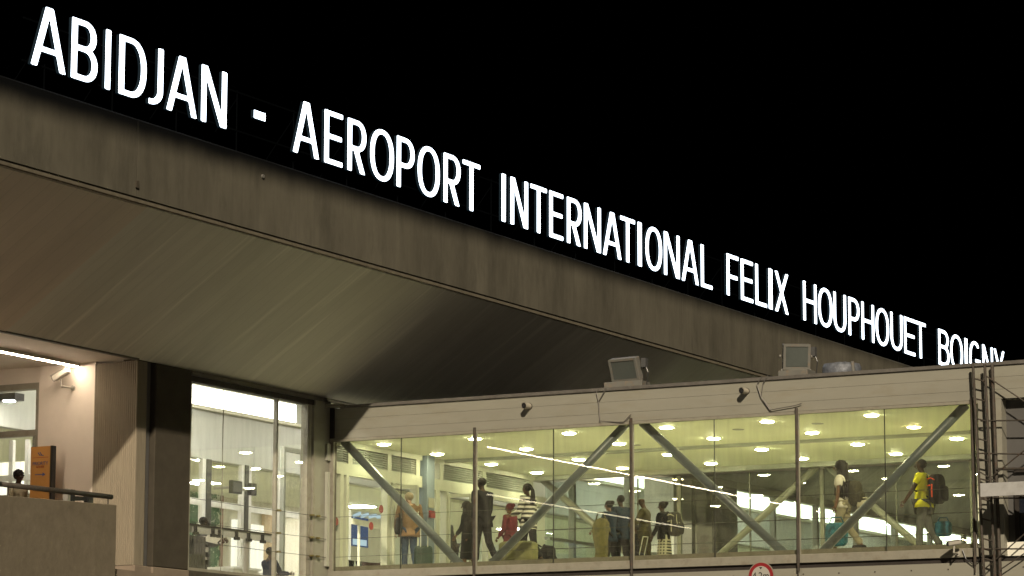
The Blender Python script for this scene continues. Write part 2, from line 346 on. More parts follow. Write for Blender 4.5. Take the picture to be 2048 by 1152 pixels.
# ------------------------------------------------------------------ door wall in the recess
DW = YR+.06
xl = -39.5
def frame(mb, x0, x1, z0, z1, t=.07, y0=None, y1=None):
    pass
dz1, dz2 = 8.98, 9.06
z_tr1 = at(40, 771, 'y', DW).z; z_tr2 = at(40, 863, 'y', DW).z
dr = thing('glass_entrance', 'grey framed glass doors behind the balcony rail, left of the white wall', 'glass door', (xw0-1.2, DW, 5.32))
MB().box(xl, xw0, DW-.02, DW+.16, z_tr1-.09, z_tr1+.03).box(xl, xw0-.08, DW, DW+.12, z_tr2-.10, z_tr2+.02).box(xw0-.08, xw0-.003, DW-.015, DW+.13, 5.32, z_tr1-.09).box(xl, xw0-.08, DW, DW+.1, 5.32, 5.5).build('frame', 'frame_cream', dr)
MB().box(xl, xw0, DW+.03, DW+.06, z_tr1+.03, 9.42).build('upper_panel', 'render_white', dr)
MB().box(xl, xw0-.08, DW+.05, DW+.062, z_tr2+.02, z_tr1-.09).build('pane', 'glass_window', dr)
MB().box(xl, xw0-.08, DW+.05, DW+.062, 5.5, z_tr2-.10).build('pane', 'glass_window', dr)
fx = Xof(64, DW)
lf = MB().box(fx-.05, fx, DW+.07, DW+.12, 5.5, z_tr2-.1).box(fx-1.1, fx-1.05, DW+.07, DW+.12, 5.5, z_tr2-.1).box(fx-1.1, fx, DW+.07, DW+.12, 6.9, 7.0).build('door_leaf', 'door_frame', dr)
h = MB().tube((xw0-.045, DW-.10, 7.72), (xw0-.045, DW-.10, 7.9), .015).tube((xw0-.045, DW-.015, 7.74), (xw0-.045, DW-.10, 7.74), .012).tube((xw0-.045, DW-.015, 7.88), (xw0-.045, DW-.10, 7.88), .012).build('handle', 'alu', dr)

# ------------------------------------------------------------------ strip light on the recess ceiling
sl = thing('strip_light', 'long warm linear lamp glowing under the balcony ceiling', 'strip light', (-35, 36, 9.4))
MB().box(-35.06, -34.94, 27.0, YR-.02, 9.35, 9.42).build('housing', 'alu', sl)
MB().box(-35.022, -34.978, 27.02, YR-.04, 9.335, 9.35).build('diffuser', 'strip_glow', sl)

# ------------------------------------------------------------------ window wall section (near)
YW0, YW1 = 48.15, 52.38
ym = Yof(552, X0)
WN = thing('terminal_window', 'large lit terminal window between the dark pillar and the footbridge', 'window', (X0, 50.3, 5.6))
zt0, zt1 = 9.20, 9.39
MB().box(X0-.12, X0+.06, YW0, 53.0, 9.30, 9.385).build('head_rail', 'cap_metal', WN)
MB().box(X0-.16, X0+.02, YW0, 53.0, 9.19, 9.298).build('frame', 'frame_dark', WN)
MB().box(X0-.14, X0+.02, YW0, YW0+.05, 5.62, 9.19).box(X0-.14, X0+.02, YW1-.06, YW1, 5.62, 9.19).box(X0-.14, X0+.02, YW0, YW1, 5.56, 5.62).build('frame', 'frame_cream', WN)
MB().box(X0-.05, X0+.03, ym-.03, ym+.03, 5.5, 9.19).build('mullion', 'frame_cream', WN)
MB().box(X0-.2, X0+.10, YW0, 52.6, 5.44, 5.50).box(X0-.2, X0+.05, YW0, 52.6, 5.50, 5.56).build('sill', 'rust_metal', WN)
MB().box(X0-.05, X0-.038, YW0+.05, ym-.04, 5.62, 9.19).build('pane', 'glass_window', WN)
MB().box(X0-.05, X0-.038, ym+.045, YW1-.06, 5.62, 9.19).build('pane', 'glass_window', WN)
yj = Yof(449, X0); MB().box(X0-.052, X0-.034, yj-.002, yj+.002, 5.62, 9.19).build('glass_joint', 'joint_pale', WN)
# corner box between window and bridge
cp = thing('corner_post', 'cream metal corner post where the window meets the footbridge', 'corner post', (X0, 52.7, 5))
MB().box(X0-.05, X0+.03, YW1+.003, YW1+.07, 5.3, 9.19).build('jamb', 'frame_cream', cp)
MB().box(X0-.1, X0+.07, YW1+.10, YW1+.17, 5.3, 9.19).build('jamb', 'frame_cream', cp)
MB().box(X0-.15, X0+.05, YW1+.175, YB+.02, 4.6, 9.33).build('post', 'panel_white', cp)
MB().box(X0-.05, X0+.42, YB-.20, YB+.0, 9.19, 9.25).build('cap_bracket', 'frame_cream', cp)
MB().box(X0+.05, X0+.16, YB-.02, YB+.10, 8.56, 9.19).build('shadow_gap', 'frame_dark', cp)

# safety cables with their brackets
WZ = (6.95, 6.50, 6.13)
for wz in WZ:
    zc = wz-.02
    c = thing('safety_cable', {6.95: 'upper', 6.50: 'middle', 6.13: 'lowest'}[wz]+' thin steel cable stretched across the terminal window on brass brackets', 'cable', (X0+.09, 50, zc), 0, 'safety cables across the glazing')
    MB().path([(X0+.09, YW0, zc-.0), (X0+.10, ym, zc-.01), (X0+.09, 53.0, zc)], .006, n=5).build('wire', 'wire', c)
    for yy in (ym, YW1+.04, YW1+.26): MB().tube((X0+.02, yy, zc), (X0+.13, yy, zc), .022, n=8).box(X0+.07, X0+.12, yy-.05, yy+.05, zc-.018, zc+.018).build('bracket', 'brass', c)

# ------------------------------------------------------------------ glazed facade beyond the bridge
FW = thing('facade_beyond', 'dim terminal glazing and pillars seen through the far side of the footbridge', 'facade', (X0, 75, 5))
p0, p1 = Yof(1345, X0), Yof(1470, X0)
fr = MB().box(X0-.14, X0+.05, YF+.3, Y1, 9.20, 9.385).box(X0-.14, X0+.04, YF+.3, Y1, 5.6, 5.75)
yy = 64.0
while yy < Y1:
    if not (p0-.2 < yy < p1+.2): fr.box(X0-.12, X0+.03, yy-.05, yy+.05, 5.75, 9.2)
    yy += 2.9
fr.box(X0-.12, X0+.03, YF+.3, p0, 7.15, 7.22).box(X0-.12, X0+.03, p1, Y1, 7.15, 7.22)
fr.build('window_frame', 'frame_cream', FW)
MB().box(X0-.06, X0-.045, YF+.3, p0, 5.75, 9.2).build('pane', 'glass_window', FW)
MB().box(X0-.06, X0-.045, p1, Y1, 5.75, 9.2).build('pane', 'glass_window', FW)
MB().box(X0-.8, X0+.02, p0, p0+1.05, 4, 9.385).build('pillar', 'render_white', FW)
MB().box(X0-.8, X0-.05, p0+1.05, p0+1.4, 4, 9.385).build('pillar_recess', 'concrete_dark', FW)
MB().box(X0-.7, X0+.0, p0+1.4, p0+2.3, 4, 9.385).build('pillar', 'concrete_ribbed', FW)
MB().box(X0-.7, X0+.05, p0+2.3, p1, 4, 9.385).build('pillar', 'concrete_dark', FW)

# ================================================================== HALL INSIDE
H = thing('departure_hall', 'bright cream departure hall seen through the terminal glass', 'hall', (-42, 60, 5.5))
XP = -38.0
MB().box(-50, X0-.16, YR+.32, Y1, 5.30, 5.50).build('hall_floor', 'floor_tile', H)
MB().box(-50, X0-.36, YR+.32, Y1, 10.25, 10.4).build('hall_ceiling', 'ceiling_white', H)
MB().box(-50.2, -50, YR+.32, Y1, 5.3, 10.4).build('back_wall', 'hall_wall', H)
MB().box(-50, X0-1.1, YR+.32, YR+.62, z_tr1, 10.3).build('end_wall', 'hall_wall', H)
MB().box(-50, X0-.3, Y1-.2, Y1, 5.3, 10.4).build('end_wall', 'hall_wall', H)
YE = 58.67
MB().box(XP-.02, XP+.0, 47.2, YE, 9.68, 10.11).build('light_cove', 'band_glow', H)
MB().box(XP-.25, XP-.02, 46.9, YF, 8.54, 10.24).build('bulkhead', 'hall_grey', H)
MB().box(XP-.02, XP+.10, 46.9, YF, 9.60, 9.675).build('cove_ledge', 'hall_wall', H)
MB().box(XP-.02, XP+.06, YF+1.2, Y1-.5, 9.68, 10.11).build('light_cove', 'band_glow', H)
MB().box(XP-.25, XP-.02, YF+1.2, Y1, 8.6, 10.24).build('bulkhead', 'hall_grey', H)
MB().box(XP-.02, XP+.10, YF+1.2, Y1-.5, 9.60, 9.675).build('cove_ledge', 'hall_wall', H)
MB().box(-44.2, -44.1, YR+1, Y1-1, 8.55, 9.0).build('light_cove', 'band_cool', H)
MB().box(-44.0, XP-.25, YR+.7, Y1, 8.50, 8.58).build('low_ceiling', 'ceiling_white', H)
MB().box(-44.1, -44.0, YR+.7, Y1, 8.58, 10.2).build('bulkhead', 'hall_grey', H)
# window bay: partition frames (x = XP) with glass
pf = MB()
def py(px): return Yof(px, XP)
for a, b in ((406, 413), (485, 490), (497, 504), (556, 561)): pf.box(XP-.1, XP, py(a), py(b), 5.5, 8.54)
for a, b in ((380, 406), (413, 485), (504, 600)): pf.box(XP-.08, XP-.01, py(a), py(b), 7.52, 7.66).box(XP-.08, XP-.01, py(a), py(b), 6.12, 6.2)
pf.build('partition_frame', 'white_frame', H)
MB().box(XP-.12, XP+.03, py(413)+.003, py(422), 5.5, 8.54).box(XP-.12, XP+.03, py(490)+.003, py(497)-.003, 5.5, 8.54).build('partition_post', 'post_grey', H)
MB().box(XP-.06, XP-.05, 47.2, 60, 5.5, 8.54).build('partition_pane', 'glass_window', H)
# glimpses beyond the partition
XB = -42.4
def bz(px, py_, X): return at(px, py_, 'x', X).z
MB().box(XB-.1, XB, Yof(532, XB), Yof(552, XB), 5.5, 8.3).build('column', 'beige', H)
MB().box(XB-.1, XB, Yof(472, XB), Yof(483, XB), 5.6, bz(477, 1040, XB)).box(XB-.1, XB, Yof(505, XB), Yof(530, XB), 5.6, bz(517, 1050, XB)).build('lit_panel', 'hall_panel', H)
MB().box(XB-.3, XB-.11, 47, Yof(640, XB), 5.5, 8.5).build('inner_wall', 'hall_wall', H)
# small partition frame seen behind second pane
XQ = -36.0
q0, q1 = Yof(565, XQ), Yof(608, XQ)
ztq = at(566, 902, 'x', XQ).z
MB().box(XQ-.05, XQ+.05, q0, q0+.07, 5.5, ztq).box(XQ-.05, XQ+.05, q1-.07, q1, 5.5, ztq).box(XQ-.05, XQ+.05, q0, q1, ztq, ztq+.09).build('inner_door_frame', 'louvre_grey', H)
# counters
MB().box(-37.2, -36.6, Yof(440, -37), Yof(490, -37), 5.5, 6.05).box(-37.25, -36.55, Yof(438, -37), Yof(492, -37), 6.05, 6.1).build('counter', 'white_frame', H)

# mural of trees in a brown frame
mu = thing('tree_mural', 'mural of green trees in a dark red frame inside the hall window', 'mural', (XB, Yof(415, XB), 7))
ya, yb = Yof(365, XB+.05), Yof(444, XB+.05); za, zb = 5.9, bz(410, 963, XB+.05)
MB().box(XB+.01, XB+.03, ya, yb, za, zb).build('picture', 'mural_paper', mu)
MB().box(XB+.01, XB+.07, ya-.1, yb+.08, zb, zb+.07).box(XB+.01, XB+.07, yb, yb+.08, za, zb).build('picture_frame', 'brown_wood', mu)
lv = MB(); random.seed(3)
for i in range(1500):
    k = random.random(); cy = ya+(yb-ya)*random.choice([.15, .35, .55, .78])+random.gauss(0, .16); cz = za+(zb-za)*(.74 if k < .45 else .38)+random.gauss(0, .24)
    if ya+.05 < cy < yb-.05 and za+.1 < cz < zb-.08:
        r = random.uniform(.03, .075); t = random.uniform(0, 3)
        lv.add([(XB+.034+.0002*i/4, cy+r*math.cos(t+a), cz+r*.8*math.sin(t+a)) for a in (0, 1.3, 2.6, 4.1, 5.2)], [(0, 1, 2, 3, 4)])
lv.build('painted_leaves', 'mural_leaf', mu)
# monitors
def monitor(pxa, pxb, pya, pyb, X, label):
    t = thing('hanging_monitor', label, 'monitor', (X, Yof(pxa, X), 7), 0, 'monitors hanging in the hall')
    y0, y1 = Yof(pxa, X), Yof(pxb, X); z1, z0 = at(pxa, pya, 'x', X).z, at(pxa, pyb, 'x', X).z
    MB().box(X-.10, X, y0, y1, z0, z1).build('screen_case', 'black_plastic', t, bevel=.01)
    MB().box(X+.001, X+.006, y0+.04, y1-.04, z0+.04, z1-.04).build('screen', 'dark_grey', t)
    MB().tube((X-.1, (y0+y1)/2, (z0+z1)/2), (XP-.01, (y0+y1)/2, (z0+z1)/2), .03).build('pole', 'alu', t)
monitor(466, 486, 960, 986, -37.4, 'larger black monitor hanging in the hall window'); monitor(503, 515, 966, 990, -37.4, 'smaller black monitor hanging right of the larger one')
# hall linear lamp and downlights
for i, (x, z) in enumerate(((-40.6, 8.46), (-36.9, 10.1))):
    pass
a = at(0, 831, 'x', -38.8); b = at(961, 986.6, 'x', -38.8)
#hs = thing('linear_lamp', 'slim linear lamp inside the glass entrance', 'linear lamp', (-38.8, 44, a.z))

# rail and glass shelf with clamps behind the window
RL = thing('inner_handrail', 'dark topped handrail with clamps behind the terminal window', 'handrail', (X0-.7, 50, 5.5))
XR = X0-.45
r0 = at(372, 1050, 'x', XR); r1 = at(547, 1069, 'x', XR); zr = (r0.z+r1.z)/2
MB().box(XR-.05, XR+.03, r0.y, r1.y, zr-.0, zr+.025).build('rail', 'frame_dark', RL)
MB().box(XR-.02, XR+.0, r0.y, r1.y, zr-.15, zr-.003).build('band', 'hall_grey', RL)
for px in (392, 427, 440, 474, 498, 526):
    yy = Yof(px, XR); MB().box(XR-.0, XR+.06, yy-.07, yy+.07, zr-.19, zr-.13).tube((XR+.02, yy, zr-.17), (XR+.02, yy, zr-.02), .04, n=8).build('clamp', 'black_plastic', RL)
yy = Yof(498, XR); MB().tube((XR-.05, yy+.03, 5.5), (XR-.05, yy+.03, zr-.0), .06).build('post', 'alu', RL)

# ================================================================== FOOTBRIDGE
BR = thing('footbridge', 'white panelled glazed passenger footbridge with yellow lit interior', 'footbridge', (X0, YB, ZWB))
XE = X0+4*S; XR2 = -12.5
# upper fascia panels with seams
tp = MB(); zs = [8.545, 8.722, 8.951, 9.17]
for a, b in zip(zs[:-1], zs[1:]): tp.box(X0+.06, XR2, YB, YB+.12, a+.004, b-.0)
tp.build('upper_panel', 'panel_white', BR)
MB().box(X0+.1, XR2, YB+.01, YB+.13, 8.54, 9.17).build('panel_backing', 'frame_dark', BR)
MB().box(X0+.3, XR2, YB-.04, YB+.20, 9.17, ZT).build('roof_cap', 'cap_metal', BR)
MB().box(X0+.05, XR2, YB+.12, YF+.4, 8.95, 9.16).build('roof', 'roof_felt', BR)
MB().box(X0+.05, XE, YB+.13, YB+.148, 5.62, FLOOR+.004).build('kick_strip', 'lip_concrete', BR)
MB().box(X0+.04, XE+.1, YB-.03, YB+.08, ZWT, 8.54).build('head_frame', 'frame_cream', BR)
MB().box(X0+.03, XE+.1, YB-.03, YB+.10, 5.67, ZWB).build('sill_frame', 'frame_cream', BR, bevel=.006)
MB().box(X0+.03, XR2, YB+.03, YB+.12, 5.575, 5.67).build('sill_groove', 'frame_dark', BR)
lp = MB()
for i in range(-0, 6): lp.box(X0+.03+i*S+.004, X0+.03+(i+1)*S-.004, YB-.005, YB+.14, 4.55, 5.575)
lp.build('lower_beam', 'panel_white', BR)
for i in range(26):
    MB().tube((X0+.5+i*.72, YB-.014, 5.46), (X0+.5+i*.72, YB-.003, 5.46), .014, n=8).build('beam_screw', 'rust_metal', BR)
MB().box(X0, XR2, YB+.15, YF+.3, 5.62, FLOOR).build('floor', 'floor_tile', BR)
MB().box(X0+.05, XR2, YB+.14, YF+.2, 5.0, 5.3).build('underside', 'frame_dark', BR)
# ceiling with beams
MB().box(X0+.02, XR2, YB+.10, YF, CEIL, CEIL+.06).build('ceiling', 'ceiling_white', BR)
MB().box(X0+.02, XE+.0, 57.72, 57.88, CEIL-.06, CEIL-.0005).box(X0+.02, XE, 61.9, 62.15, CEIL-.10, CEIL-.0005).build('ceiling_beam', 'louvre_grey', BR)
# end of the corridor at the right
MB().box(XE+.02, XE+.18, YB+.1, YF, FLOOR, CEIL).build('end_wall', 'ceiling_white', BR)
# downlights on a regular grid
for i in range(6):
    for j, yy in enumerate((54.35, 56.55, 58.93, 61.05)):
        x = -33.02+2.18*i
        d = MB()
        ring = [(r, z) for r, z in ((.17, CEIL-.001), (.17, CEIL-.012), (.135, CEIL-.018), (.13, CEIL-.004))]
        d.rings([[(x+r*math.cos(t*math.pi/10), yy+r*math.sin(t*math.pi/10), z) for t in range(20)] for r, z in ring], cap=False)
        o = d.build('downlight', 'white_frame', BR)
        MB().ball((x, yy, CEIL-.012), .138, 1, 1, .22, n=20).build('lamp', 'down_warm' if (i, j) in ((5, 1), (1, 3)) else 'down_dim' if (i, j) in ((2, 2), (4, 0), (0, 1)) else 'down_glow', o, smooth=True)
# ceiling access discs
for x, yy in ((-28.5, 57.0), (-25.4, 55.4), (-23.6, 55.2)):
    MB().tube((x, yy, CEIL-.01), (x, yy, CEIL-.001), .12, n=20).build('ceiling_grille', 'louvre_grey', BR)
# front posts, glass panes and thin joints
for i in range(5):
    x = X0+i*S
    if i == 0:
        MB().box(x+.055, x+.16, YB-.03, YB+.02, ZWB, ZWT).build('end_frame', 'frame_cream', BR)
        MB().box(x-.10, x+.155, YB+.022, YB+.098, ZWB-.2, ZWT+.05).build('end_seal', 'rust_metal', BR); continue
    MB().tube((x, YB-.06, 5.52), (x, YB-.06, 8.60), .030, n=12).tube((x, YB-.06, 5.38), (x, YB-.06, 5.52), .016, n=8).build('front_post', 'rust_metal', BR, smooth=False)
    MB().box(x-.03, x+.03, YB-.02, YB+.02, ZWB, ZWT).build('mullion', 'frame_cream', BR)
for i in range(4):
    for k in range(2):
        xa = X0+i*S+(.16 if (i, k) == (0, 0) else .03 if k == 0 else S/2+.004); xb = X0+i*S+(S/2-.004 if k == 0 else S-.03)
        MB().box(xa, xb, YB+.015, YB+.027, ZWB, ZWT).build('pane', 'glass_bridge', BR)
    x = X0+i*S+S/2-.02
    MB().box(x+.014, x+.026, YB+.005, YB+.032, ZWB, ZWT).build('glass_joint', 'wire', BR)
# interior truss (near side) and cables
YT = YB+.35
for a, b in (((-33.45, 8.53), (-30.50, 5.75)), ((-26.86, 8.60), (-30.12, 5.75)), ((-26.58, 8.55), (-23.42, 5.75)), ((-19.88, 8.52), (-22.97, 5.75))):
    MB().tube((a[0], YT, a[1]), (b[0], YT, b[1]), .086, n=20).build('brace', 'brace_blue', BR, smooth=True)
for z in WZ:
    MB().tube((X0+.1, YB+.12, z), (XE, YB+.12, z), .005, n=5).build('guard_wire', 'wire', BR)
# far side: truss, posts, glass
for a, b in (((-33.5, 8.5), (-30.3, 5.9)), ((-26.6, 8.5), (-29.9, 5.9)), ((-26.4, 8.5), (-23.4, 5.9)), ((-19.9, 8.5), (-22.9, 5.9))):
    MB().tube((a[0], YF-.25, a[1]), (b[0], YF-.25, b[1]), .078, n=18).build('brace', 'brace_pale', BR, smooth=True)
for i in range(1, 5):
    x = X0+i*S; MB().box(x-.045, x+.045, YF-.02, YF+.06, FLOOR, CEIL-.1).build('rear_mullion', 'brace_pale', BR)
for x in (X0+.7*S, X0+1.5*S, X0+2.5*S, X0+3.5*S): MB().box(x-.012, x+.012, YF+.0, YF+.05, FLOOR, CEIL-.1).build('rear_joint', 'brace_pale', BR)
for i in range(4): MB().box(X0+i*S+.05, X0+(i+1)*S-.05, YF+.02, YF+.032, FLOOR, CEIL-.1).build('rear_pane', 'glass_far', BR)
for z in (6.45, 6.9, 7.35): MB().tube((X0+.1, YF-.08, z), (XE, YF-.08, z), .006, n=5).build('guard_wire', 'wire', BR)
MB().box(X0+.05, XR2, YF, YF+.12, CEIL, 9.17).box(X0+.05, XR2, YF, YF+.12, 4.55, FLOOR).build('rear_panel', 'panel_white', BR)

# ------------------------------------------------------------------ entrance wall at the bridge's landward end (in the plane of the terminal)
EW = thing('bridge_entrance', 'louvred cream wall with glass doors at the terminal end of the footbridge', 'entrance wall', (X0, 57, FLOOR))
X1 = X0+.10
def Y1_(px): return Yof(px, X1)
ZL0, ZL1 = 8.10, 8.44
hd = MB().box(X0-.05, X1, YB+.1, YF, 8.445, CEIL+.05).box(X0-.05, X1, YB+.1, YF, 7.86, ZL0)
for p in (655, 697, 776, 833, 862, 880, 966, 1060): hd.box(X0-.05, X1-.002, Y1_(p), Y1_(p)+.16, ZL0, 8.445)
hd.build('lintel', 'door_frame', EW)
for a, b in ((660, 696), (704, 740), (741, 775), (784, 832), (888, 965), (975, 1058)):
    y0, y1 = Y1_(a)+.02, Y1_(b)
    lm = MB().box(X0-.04, X0-.02, y0, y1, ZL0, 8.445)
    for k in range(7):
        z = ZL0+.01+k*.048; lm.add([(X0-.02, y0, z+.035), (X1-.015, y0, z), (X1-.015, y0, z+.012), (X0-.02, y0, z+.047), (X0-.02, y1, z+.035), (X1-.015, y1, z), (X1-.015, y1, z+.012), (X0-.02, y1, z+.047)], [(0, 1, 2, 3), (7, 6, 5, 4), (0, 4, 5, 1), (1, 5, 6, 2), (2, 6, 7, 3), (3, 7, 4, 0)])
    lm.build('louvre', 'louvre_grey', EW)
MB().box(X0-.05, X1+.12, Y1_(845), Y1_(845)+.32, FLOOR, CEIL-.002).build('column', 'column_blue', EW)
jb = MB()
for p, w in ((655, .10), (681, .12), (693, .10), (775, .13), (786, .10), (832, .10), (872, .16), (893, .10), (976, .14), (1060, .3)):
    MB().box(X0-.05, X1+.01, Y1_(p), Y1_(p)+w, FLOOR, 7.86).build('door_jamb', 'door_frame', EW)
# opened door leaves
for p, ang, L in ((786, 65, 1.0), (897, 75, .95)):
    y = Y1_(p); t = math.radians(ang); dx, dy = math.sin(t), math.cos(t)
    lf = MB()
    A = Vector((X1+.02, y, 0)); Bv = A+Vector((dx*.9, dy*L, 0))*.55
    for q in (A, Bv): lf.tube((q.x, q.y, FLOOR+.02), (q.x, q.y, 7.80), .04, n=8)
    lf.bar((A.x, A.y, 7.77), (Bv.x, Bv.y, 7.77), .05, .08).bar((A.x, A.y, FLOOR+.1), (Bv.x, Bv.y, FLOOR+.1), .05, .16)
    o = lf.build('door_leaf', 'door_frame', EW)
    MB().bar((A.x, A.y, FLOOR+.95), (Bv.x, Bv.y, FLOOR+.95), .012, 1.55).build('door_pane', 'glass_window', o)
# round red markers stuck on the glass
for px, pyy in ((672, 1043), (742, 1052), (762, 1018)):
    c = at(px, pyy, 'x', X1+.02); MB().tube((c.x, c.y, c.z), (c.x+.008, c.y, c.z), .085, n=20).build('glass_marker', 'sticker_red', EW)
MB().box(X1+.122, X1+.17, Y1_(843)+.12, Y1_(843)+.32, at(856, 1032, 'x', X1+.3).z, at(856, 1018, 'x', X1+.3).z).build('call_point', 'sticker_red', EW)
MB().box(X1+.122, X1+.135, Y1_(843)+.10, Y1_(843)+.34, at(856, 1012, 'x', X1+.3).z, at(856, 992, 'x', X1+.3).z).build('notice', 'frame_cream', EW)
# blue advertising display in the hall beyond the doors
ad = thing('advert_display', 'blue and white glowing display seen through the open doors', 'display', (-35.5, 57, 5.5))
XA = -35.4
y0, y1 = Yof(704, XA), Yof(770, XA); z1 = at(706, 1022, 'x', XA).z; z0 = at(706, 1092, 'x', XA).z
MB().box(XA-.12, XA, y0, y1, z0-.3, z1+.02).build('cabinet', 'white_frame', ad)
MB().box(XA+.001, XA+.01, y0, y0+(y1-y0)*.5, z0, z1-.12).build('screen', 'screen_blue', ad)
w = MB()
for k in range(5): w.bar((XA+.014, y0+.05+k*.33, z1-.12+.02*k), (XA+.014, y0+.38+k*.33, z1-.02), .006, .07)
w.box(XA+.012, XA+.016, y0+.05, y0+(y1-y0)*.45, z0+.03, z0+.16)
w.build('screen_text', 'screen_white', ad)
# low barrier rail in the doorway
br = thing('white_barrier', 'white sloping barrier rail across the left doorway', 'barrier', (X0-.6, Yof(700, X0-.6), 5.5))
a = at(703, 1042, 'x', X0-.6); b = at(775, 1056, 'x', X0-.6)
MB().bar(a, b, .04, .12).build('rail', 'white_frame', br); MB().tube((a.x, a.y+.3, 5.5), (a.x, a.y+.3, a.z), .03).build('post', 'white_frame', br)

# ------------------------------------------------------------------ right end of the bridge: dull panels and dark window
RE = thing('bridge_annex', 'dull grey clad annex with a dark window behind the scaffold tower', 'annex', (XE+1, YB, 4))
MB().box(XE+.1, XE+.55, YB+.0, YB+.3, 5.67, 8.545).build('pier', 'panel_white', RE)
MB().box(XE+.55, XR2, YB+.25, YB+.5, 5.0, 8.545).build('cladding', 'mid_grey', RE)
MB().box(XE+.70, XR2, YB+.17, YB+.245, 7.20, 7.28).box(XE+.70, XR2, YB+.17, YB+.245, 6.75, 6.83).box(XE+.70, XR2, YB+.17, YB+.245, 5.72, 5.80).box(XE+.70, XE+.78, YB+.17, YB+.245, 5.80, 6.75).build('window_frame', 'frame_dark', RE)
MB().box(XE+.78, XR2, YB+.21, YB+.225, 5.80, 6.75).build('window_pane', 'night_glass', RE)

# ================================================================== ROOFTOP SIGN
def caps(segs, X, Y, h):
    d = np.full(X.shape, 9.0)
    for (ax, ay), (bx, by) in segs:
        px, py_ = X-ax, Y-ay; vx, vy = bx-ax, by-ay; L = vx*vx+vy*vy+1e-12
        t = np.clip((px*vx+py_*vy)/L, 0, 1); d = np.minimum(d, np.hypot(px-t*vx, py_-t*vy))
    return d-h
def rect(X, Y, x0, x1, y0, y1, r=.014):
    dx = np.abs(X-(x0+x1)/2)-(x1-x0)/2+r; dy = np.abs(Y-(y0+y1)/2)-(y1-y0)/2+r
    return np.hypot(np.maximum(dx, 0), np.maximum(dy, 0))+np.minimum(np.maximum(dx, dy), 0)-r
def arc(cx, cy, rx, ry, a0, a1, n=26, p=2.25):
    out = []
    for i in range(n+1):
        a = math.radians(a0+(a1-a0)*i/n); c, s = math.cos(a), math.sin(a)
        out.append((cx+rx*math.copysign(abs(c)**(2/p), c), cy+ry*math.copysign(abs(s)**(2/p), s)))
    return out
def chain(pts): return list(zip(pts[:-1], pts[1:]))
def glyph(ch, w, X, Y):
    h = .045; t = 2*h; R = lambda *a: rect(X, Y, *a)
    mn = lambda *a: np.minimum.reduce(a)
    if ch == 'I': return R(0, w, 0, 1)
    if ch == '-': return R(0, w, 0, 1, .05)
    if ch == 'O': return caps(chain(arc(w/2, .5, w/2-h, .5-h, 0, 360, 44)), X, Y, h)
    if ch == 'D': return mn(R(0, t, 0, 1), caps([((h, 1-h), (w*.45, 1-h)), ((h, h), (w*.45, h))]+chain(arc(w*.42, .5, w*.58-h, .5-h, 90, -90)), X, Y, h))
    if ch in 'PR':
        y = .45; d = mn(R(0, t, 0, 1), caps([((h, 1-h), (w*.5, 1-h)), ((h, y), (w*.5, y))]+chain(arc(w*.5, (1-h+y)/2, w*(.5 if ch == 'P' else .46)-h, (1-h-y)/2, 90, -90, p=2.1)), X, Y, h))
        if ch == 'R': d = mn(d, np.maximum(caps([((w*.42, y), (w-h*1.1, -.12))], X, Y, h*1.08), -Y))
        return d
    if ch == 'B':
        y = .53; return mn(R(0, t, 0, 1), caps([((h, 1-h), (w*.5, 1-h)), ((h, y), (w*.5, y)), ((h, h), (w*.5, h))]+chain(arc(w*.5, (1-h+y)/2, w*.44-h, (1-h-y)/2, 90, -90, p=2.1))+chain(arc(w*.5, (h+y)/2, w*.5-h, (y-h)/2, 90, -90, p=2.1)), X, Y, h))
    if ch == 'E': return mn(R(0, t, 0, 1), R(0, w, 1-t, 1), R(0, w*.95, .5-h+.02, .5+h+.02), R(0, w, 0, t))
    if ch == 'F': return mn(R(0, t, 0, 1), R(0, w, 1-t, 1), R(0, w*.92, .47-h, .47+h))
    if ch == 'L': return mn(R(0, t, 0, 1), R(0, w, 0, t))
    if ch == 'T': return mn(R(w/2-h, w/2+h, 0, 1), R(0, w, 1-t, 1))
    if ch == 'H': return mn(R(0, t, 0, 1), R(w-t, w, 0, 1), R(0, w, .52-h, .52+h))
    box = R(0, w, 0, 1)
    if ch == 'N': return mn(R(0, t, 0, 1), R(w-t, w, 0, 1), np.maximum(caps([((h, 1.05), (w-h, -.05))], X, Y, h), box))
    if ch == 'A':
        g = h*.92; return np.maximum(mn(caps([((h*.9, -.05), (w/2-h*.15, 1.03)), ((w-h*.9, -.05), (w/2+h*.15, 1.03))], X, Y, h), R(w*.2, w*.8, .30-g, .30+g)), box)
    if ch == 'X': return np.maximum(caps([((h, -.05), (w-h, 1.05)), ((h, 1.05), (w-h, -.05))], X, Y, h), box)
    if ch == 'Y': return np.maximum(mn(caps([((h, 1.05), (w/2, .42)), ((w-h, 1.05), (w/2, .42))], X, Y, h), R(w/2-h, w/2+h, 0, .45)), box)
    if ch == 'U': return mn(R(0, t, .3, 1), R(w-t, w, .3, 1), caps([((h, .34), (h, .5)), ((w-h, .34), (w-h, .5))]+chain(arc(w/2, .36, w/2-h, .36-h, 180, 360, p=2.3)), X, Y, h))
    if ch == 'J': return mn(R(w-t, w, .24, 1), np.maximum(caps([((w-h, .25), (w-h, .4))]+chain(arc(h*.2, .27, w-h*1.2, .27-h, 0, -88, p=2.2))+[((h*.2, h), (-.05, .07))], X, Y, h), -X))
    if ch == 'G': return mn(caps(chain(arc(w/2, .5, w/2-h, .5-h, 52, 300, 34)), X, Y, h), R(w-t, w, .10, .5), R(w*.52, w, .5-t, .5), caps([((w*.72, h*1.1), (w-h, .15))], X, Y, h))
